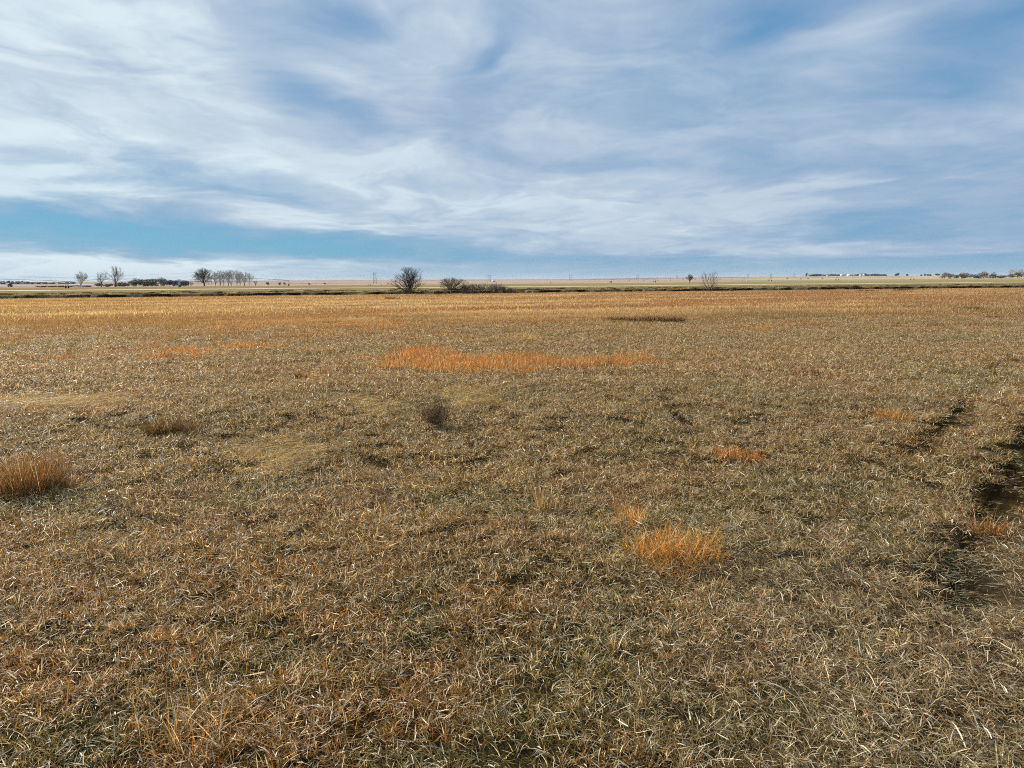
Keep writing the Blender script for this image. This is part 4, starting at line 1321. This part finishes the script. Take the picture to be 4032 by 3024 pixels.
# cloud layer seen in perspective: streaks run away from the viewer
zz = t.m('ADD', t.m('MAXIMUM', Z, 0.), .09)
cx = t.m('DIVIDE', X, zz); cy = t.m('DIVIDE', Y, zz)
pl = t.xyz(cx, t.m('MULTIPLY', cy, .75), 0.)
wf, wc = t.noise(pl, .55, 2, .5)
plw = t.vm('ADD', pl, t.vm('SCALE', t.vm('SUBTRACT', wc, (.5, .5, .5)), 1.3))
n1, _ = t.noise(plw, .8, 5, .52, .3)
n2, _ = t.noise(t.vm('ADD', plw, (7.3, 2.1, 0)), 2.3, 5, .55, .2)
n3, _ = t.noise(t.vm('ADD', plw, (17.3, 5.1, 0)), .9, 4, .5, .2)
wv = t.vm('SCALE', t.vm('SUBTRACT', t.noise(plw, 1.6, 3, .5)[1], (.5, .5, .5)), 1.)
wvs = t.sep(wv)
azw = t.m('ADD', az, t.m('MULTIPLY', wvs[0], 9.)); elw = t.m('ADD', el, t.m('MULTIPLY', t.m('MULTIPLY', wvs[1], 5.), t.rng(el, 0, 12, .12, 1.)))


def pix_ae(px, py):
    d = ray(px, py); return math.degrees(math.atan2(d[0], d[1])), math.degrees(math.asin(d[2]))


def blob(px, py, rx, ry, rot, amp):
    a0, e0 = pix_ae(px, py)
    s = 57.3 / F; a = rx * s; b = ry * s
    dx = t.m('SUBTRACT', azw, a0); dy = t.m('SUBTRACT', elw, e0)
    cs, sn = math.cos(RAD(rot)), math.sin(RAD(rot))
    p_ = t.m('DIVIDE', t.m('ADD', t.m('MULTIPLY', dx, cs), t.m('MULTIPLY', dy, sn)), a)
    q_ = t.m('DIVIDE', t.m('SUBTRACT', t.m('MULTIPLY', dy, cs), t.m('MULTIPLY', dx, sn)), b)
    r2 = t.m('ADD', t.m('MULTIPLY', p_, p_), t.m('MULTIPLY', q_, q_))
    return t.m('MULTIPLY', t.m('EXPONENT', t.m('MULTIPLY', r2, -1.)), amp)


# positive = denser cloud, negative = blue gap; rot is counter-clockwise degrees
BL = [(350, 900, 1000, 85, -5, -.75), (1500, 985, 900, 60, -2, -.55), (200, 1055, 620, 38, -2, .55), (1400, 1040, 900, 22, -1, .38), (2600, 1060, 900, 34, 0, -.28), (3900, 1035, 700, 50, 3, -.45),
      (1250, 370, 220, 60, -25, -.42), (330, 500, 280, 70, -20, -.28), (1900, 165, 100, 60, 35, -.38), (1400, 60, 180, 80, 0, -.3), (1150, 150, 220, 80, 0, -.12), (2050, 40, 300, 80, 0, -.18),
      (3060, 140, 190, 190, 40, -.3), (3200, 0, 300, 80, 10, -.36), (3980, 30, 330, 110, 20, -.4), (3700, 260, 420, 70, 15, -.12), (2700, 380, 300, 120, 10, -.14), (2600, 460, 260, 60, 5, -.15), (2450, 680, 300, 60, 0, -.16),
      (850, 740, 520, 70, -8, -.42), (3400, 910, 700, 70, 4, -.26), (3500, 620, 700, 230, 5, -.04), (2850, 250, 300, 200, 30, -.08),
      (600, 400, 900, 260, -5, .25), (100, 350, 400, 200, 0, .15), (2500, 850, 800, 110, 2, .25), (1150, 850, 380, 45, -6, .42), (2350, 500, 380, 60, 8, .25), (2600, 590, 260, 40, -5, .15), (3000, 180, 260, 70, 40, .1), (3400, 90, 300, 120, 25, .25), (2000, 520, 600, 120, 0, .12),
      (3950, 790, 300, 60, 5, .26), (3000, 985, 1000, 26, -1, .38), (2500, 950, 700, 40, 0, .1), (1500, 620, 600, 60, -6, .12)]
acc = None
for b_ in BL:
    v_b = blob(*b_); acc = v_b if acc is None else t.m('ADD', acc, v_b)
cov = t.m('ADD', .90, t.m('ADD', acc, t.m('ADD', t.m('MULTIPLY', t.m('SUBTRACT', n1, .5), .55), t.m('MULTIPLY', t.m('SUBTRACT', n2, .5), .62))))
cov = t.rng(cov, .02, 1.12, 0., 1.)
n4, _ = t.noise(t.vm('ADD', plw, (3.3, 9.1, 0)), 4.2, 5, .6, .5)
rp = t.xyz(t.m('ADD', t.m('MULTIPLY', az, .045), t.m('MULTIPLY', wvs[0], .8)), t.m('ADD', t.m('MULTIPLY', el, .17), t.m('MULTIPLY', wvs[1], .9)), 3.)
n5, _ = t.noise(rp, 1.5, 6, .55, .3)
cov = t.m('ADD', cov, t.m('ADD', t.m('MULTIPLY', t.m('SUBTRACT', n5, .5), .5), t.m('MULTIPLY', t.m('SUBTRACT', n4, .5), t.m('MULTIPLY', t.m('SUBTRACT', 1.3, cov), .5))), None, True)
S_ = .0915
lum = t.m('ADD', t.m('ADD', t.m('ADD', t.m('MULTIPLY', t.m('SUBTRACT', n5, .5), .85), t.m('MULTIPLY', t.m('SUBTRACT', n3, .5), .5)), t.m('MULTIPLY', cov, .78)), t.m('MULTIPLY_ADD', az, -.007, -.03), None, True)
ccol = t.ramp(lum, [(0, (.25, .38, .57)), (.42, (.36, .465, .62)), (.74, (.50, .60, .71)), (1, (.68, .79, .85))])
ccol = t.mix(1., ccol, (.82 / S_, .82 / S_, .82 / S_, 1), 'MULTIPLY')
# the clear blue between the clouds
skyc = t.mix(1., sky.outputs[0], (.50, .86, 1.0, 1), 'MULTIPLY')
skyb = t.mix(.88, skyc, t.mix(t.rng(el, 1, 22), (1.4, 3.3, 5.0, 1), (.50, 2.0, 4.2, 1)))
fin = t.mix(t.m('POWER', cov, .85), skyb, ccol)
hz = t.m('MULTIPLY', t.rng(el, 0, 1.3, 1., 0.), .5)
fin = t.mix(hz, fin, (4.4, 5.3, 6.0, 1))
bg = t.node('ShaderNodeBackground'); t.L.new(fin, bg.inputs[0]); bg.inputs[1].default_value = S_
wo = t.node('ShaderNodeOutputWorld'); t.L.new(bg.outputs[0], wo.inputs[0])

SC.view_settings.view_transform = 'Standard'; SC.view_settings.look = 'None'
SC.view_settings.exposure = .38; SC.view_settings.gamma = 1
SC.render.engine = 'CYCLES'
SC.cycles.max_bounces = 3; SC.cycles.diffuse_bounces = 1; SC.cycles.transmission_bounces = 1
SC.cycles.use_denoising = False; SC.cycles.use_adaptive_sampling = True; SC.cycles.adaptive_threshold = .03
SC.cycles.filter_width = 1.05; SC.cycles.glossy_bounces = 2; SC.cycles.transparent_max_bounces = 4
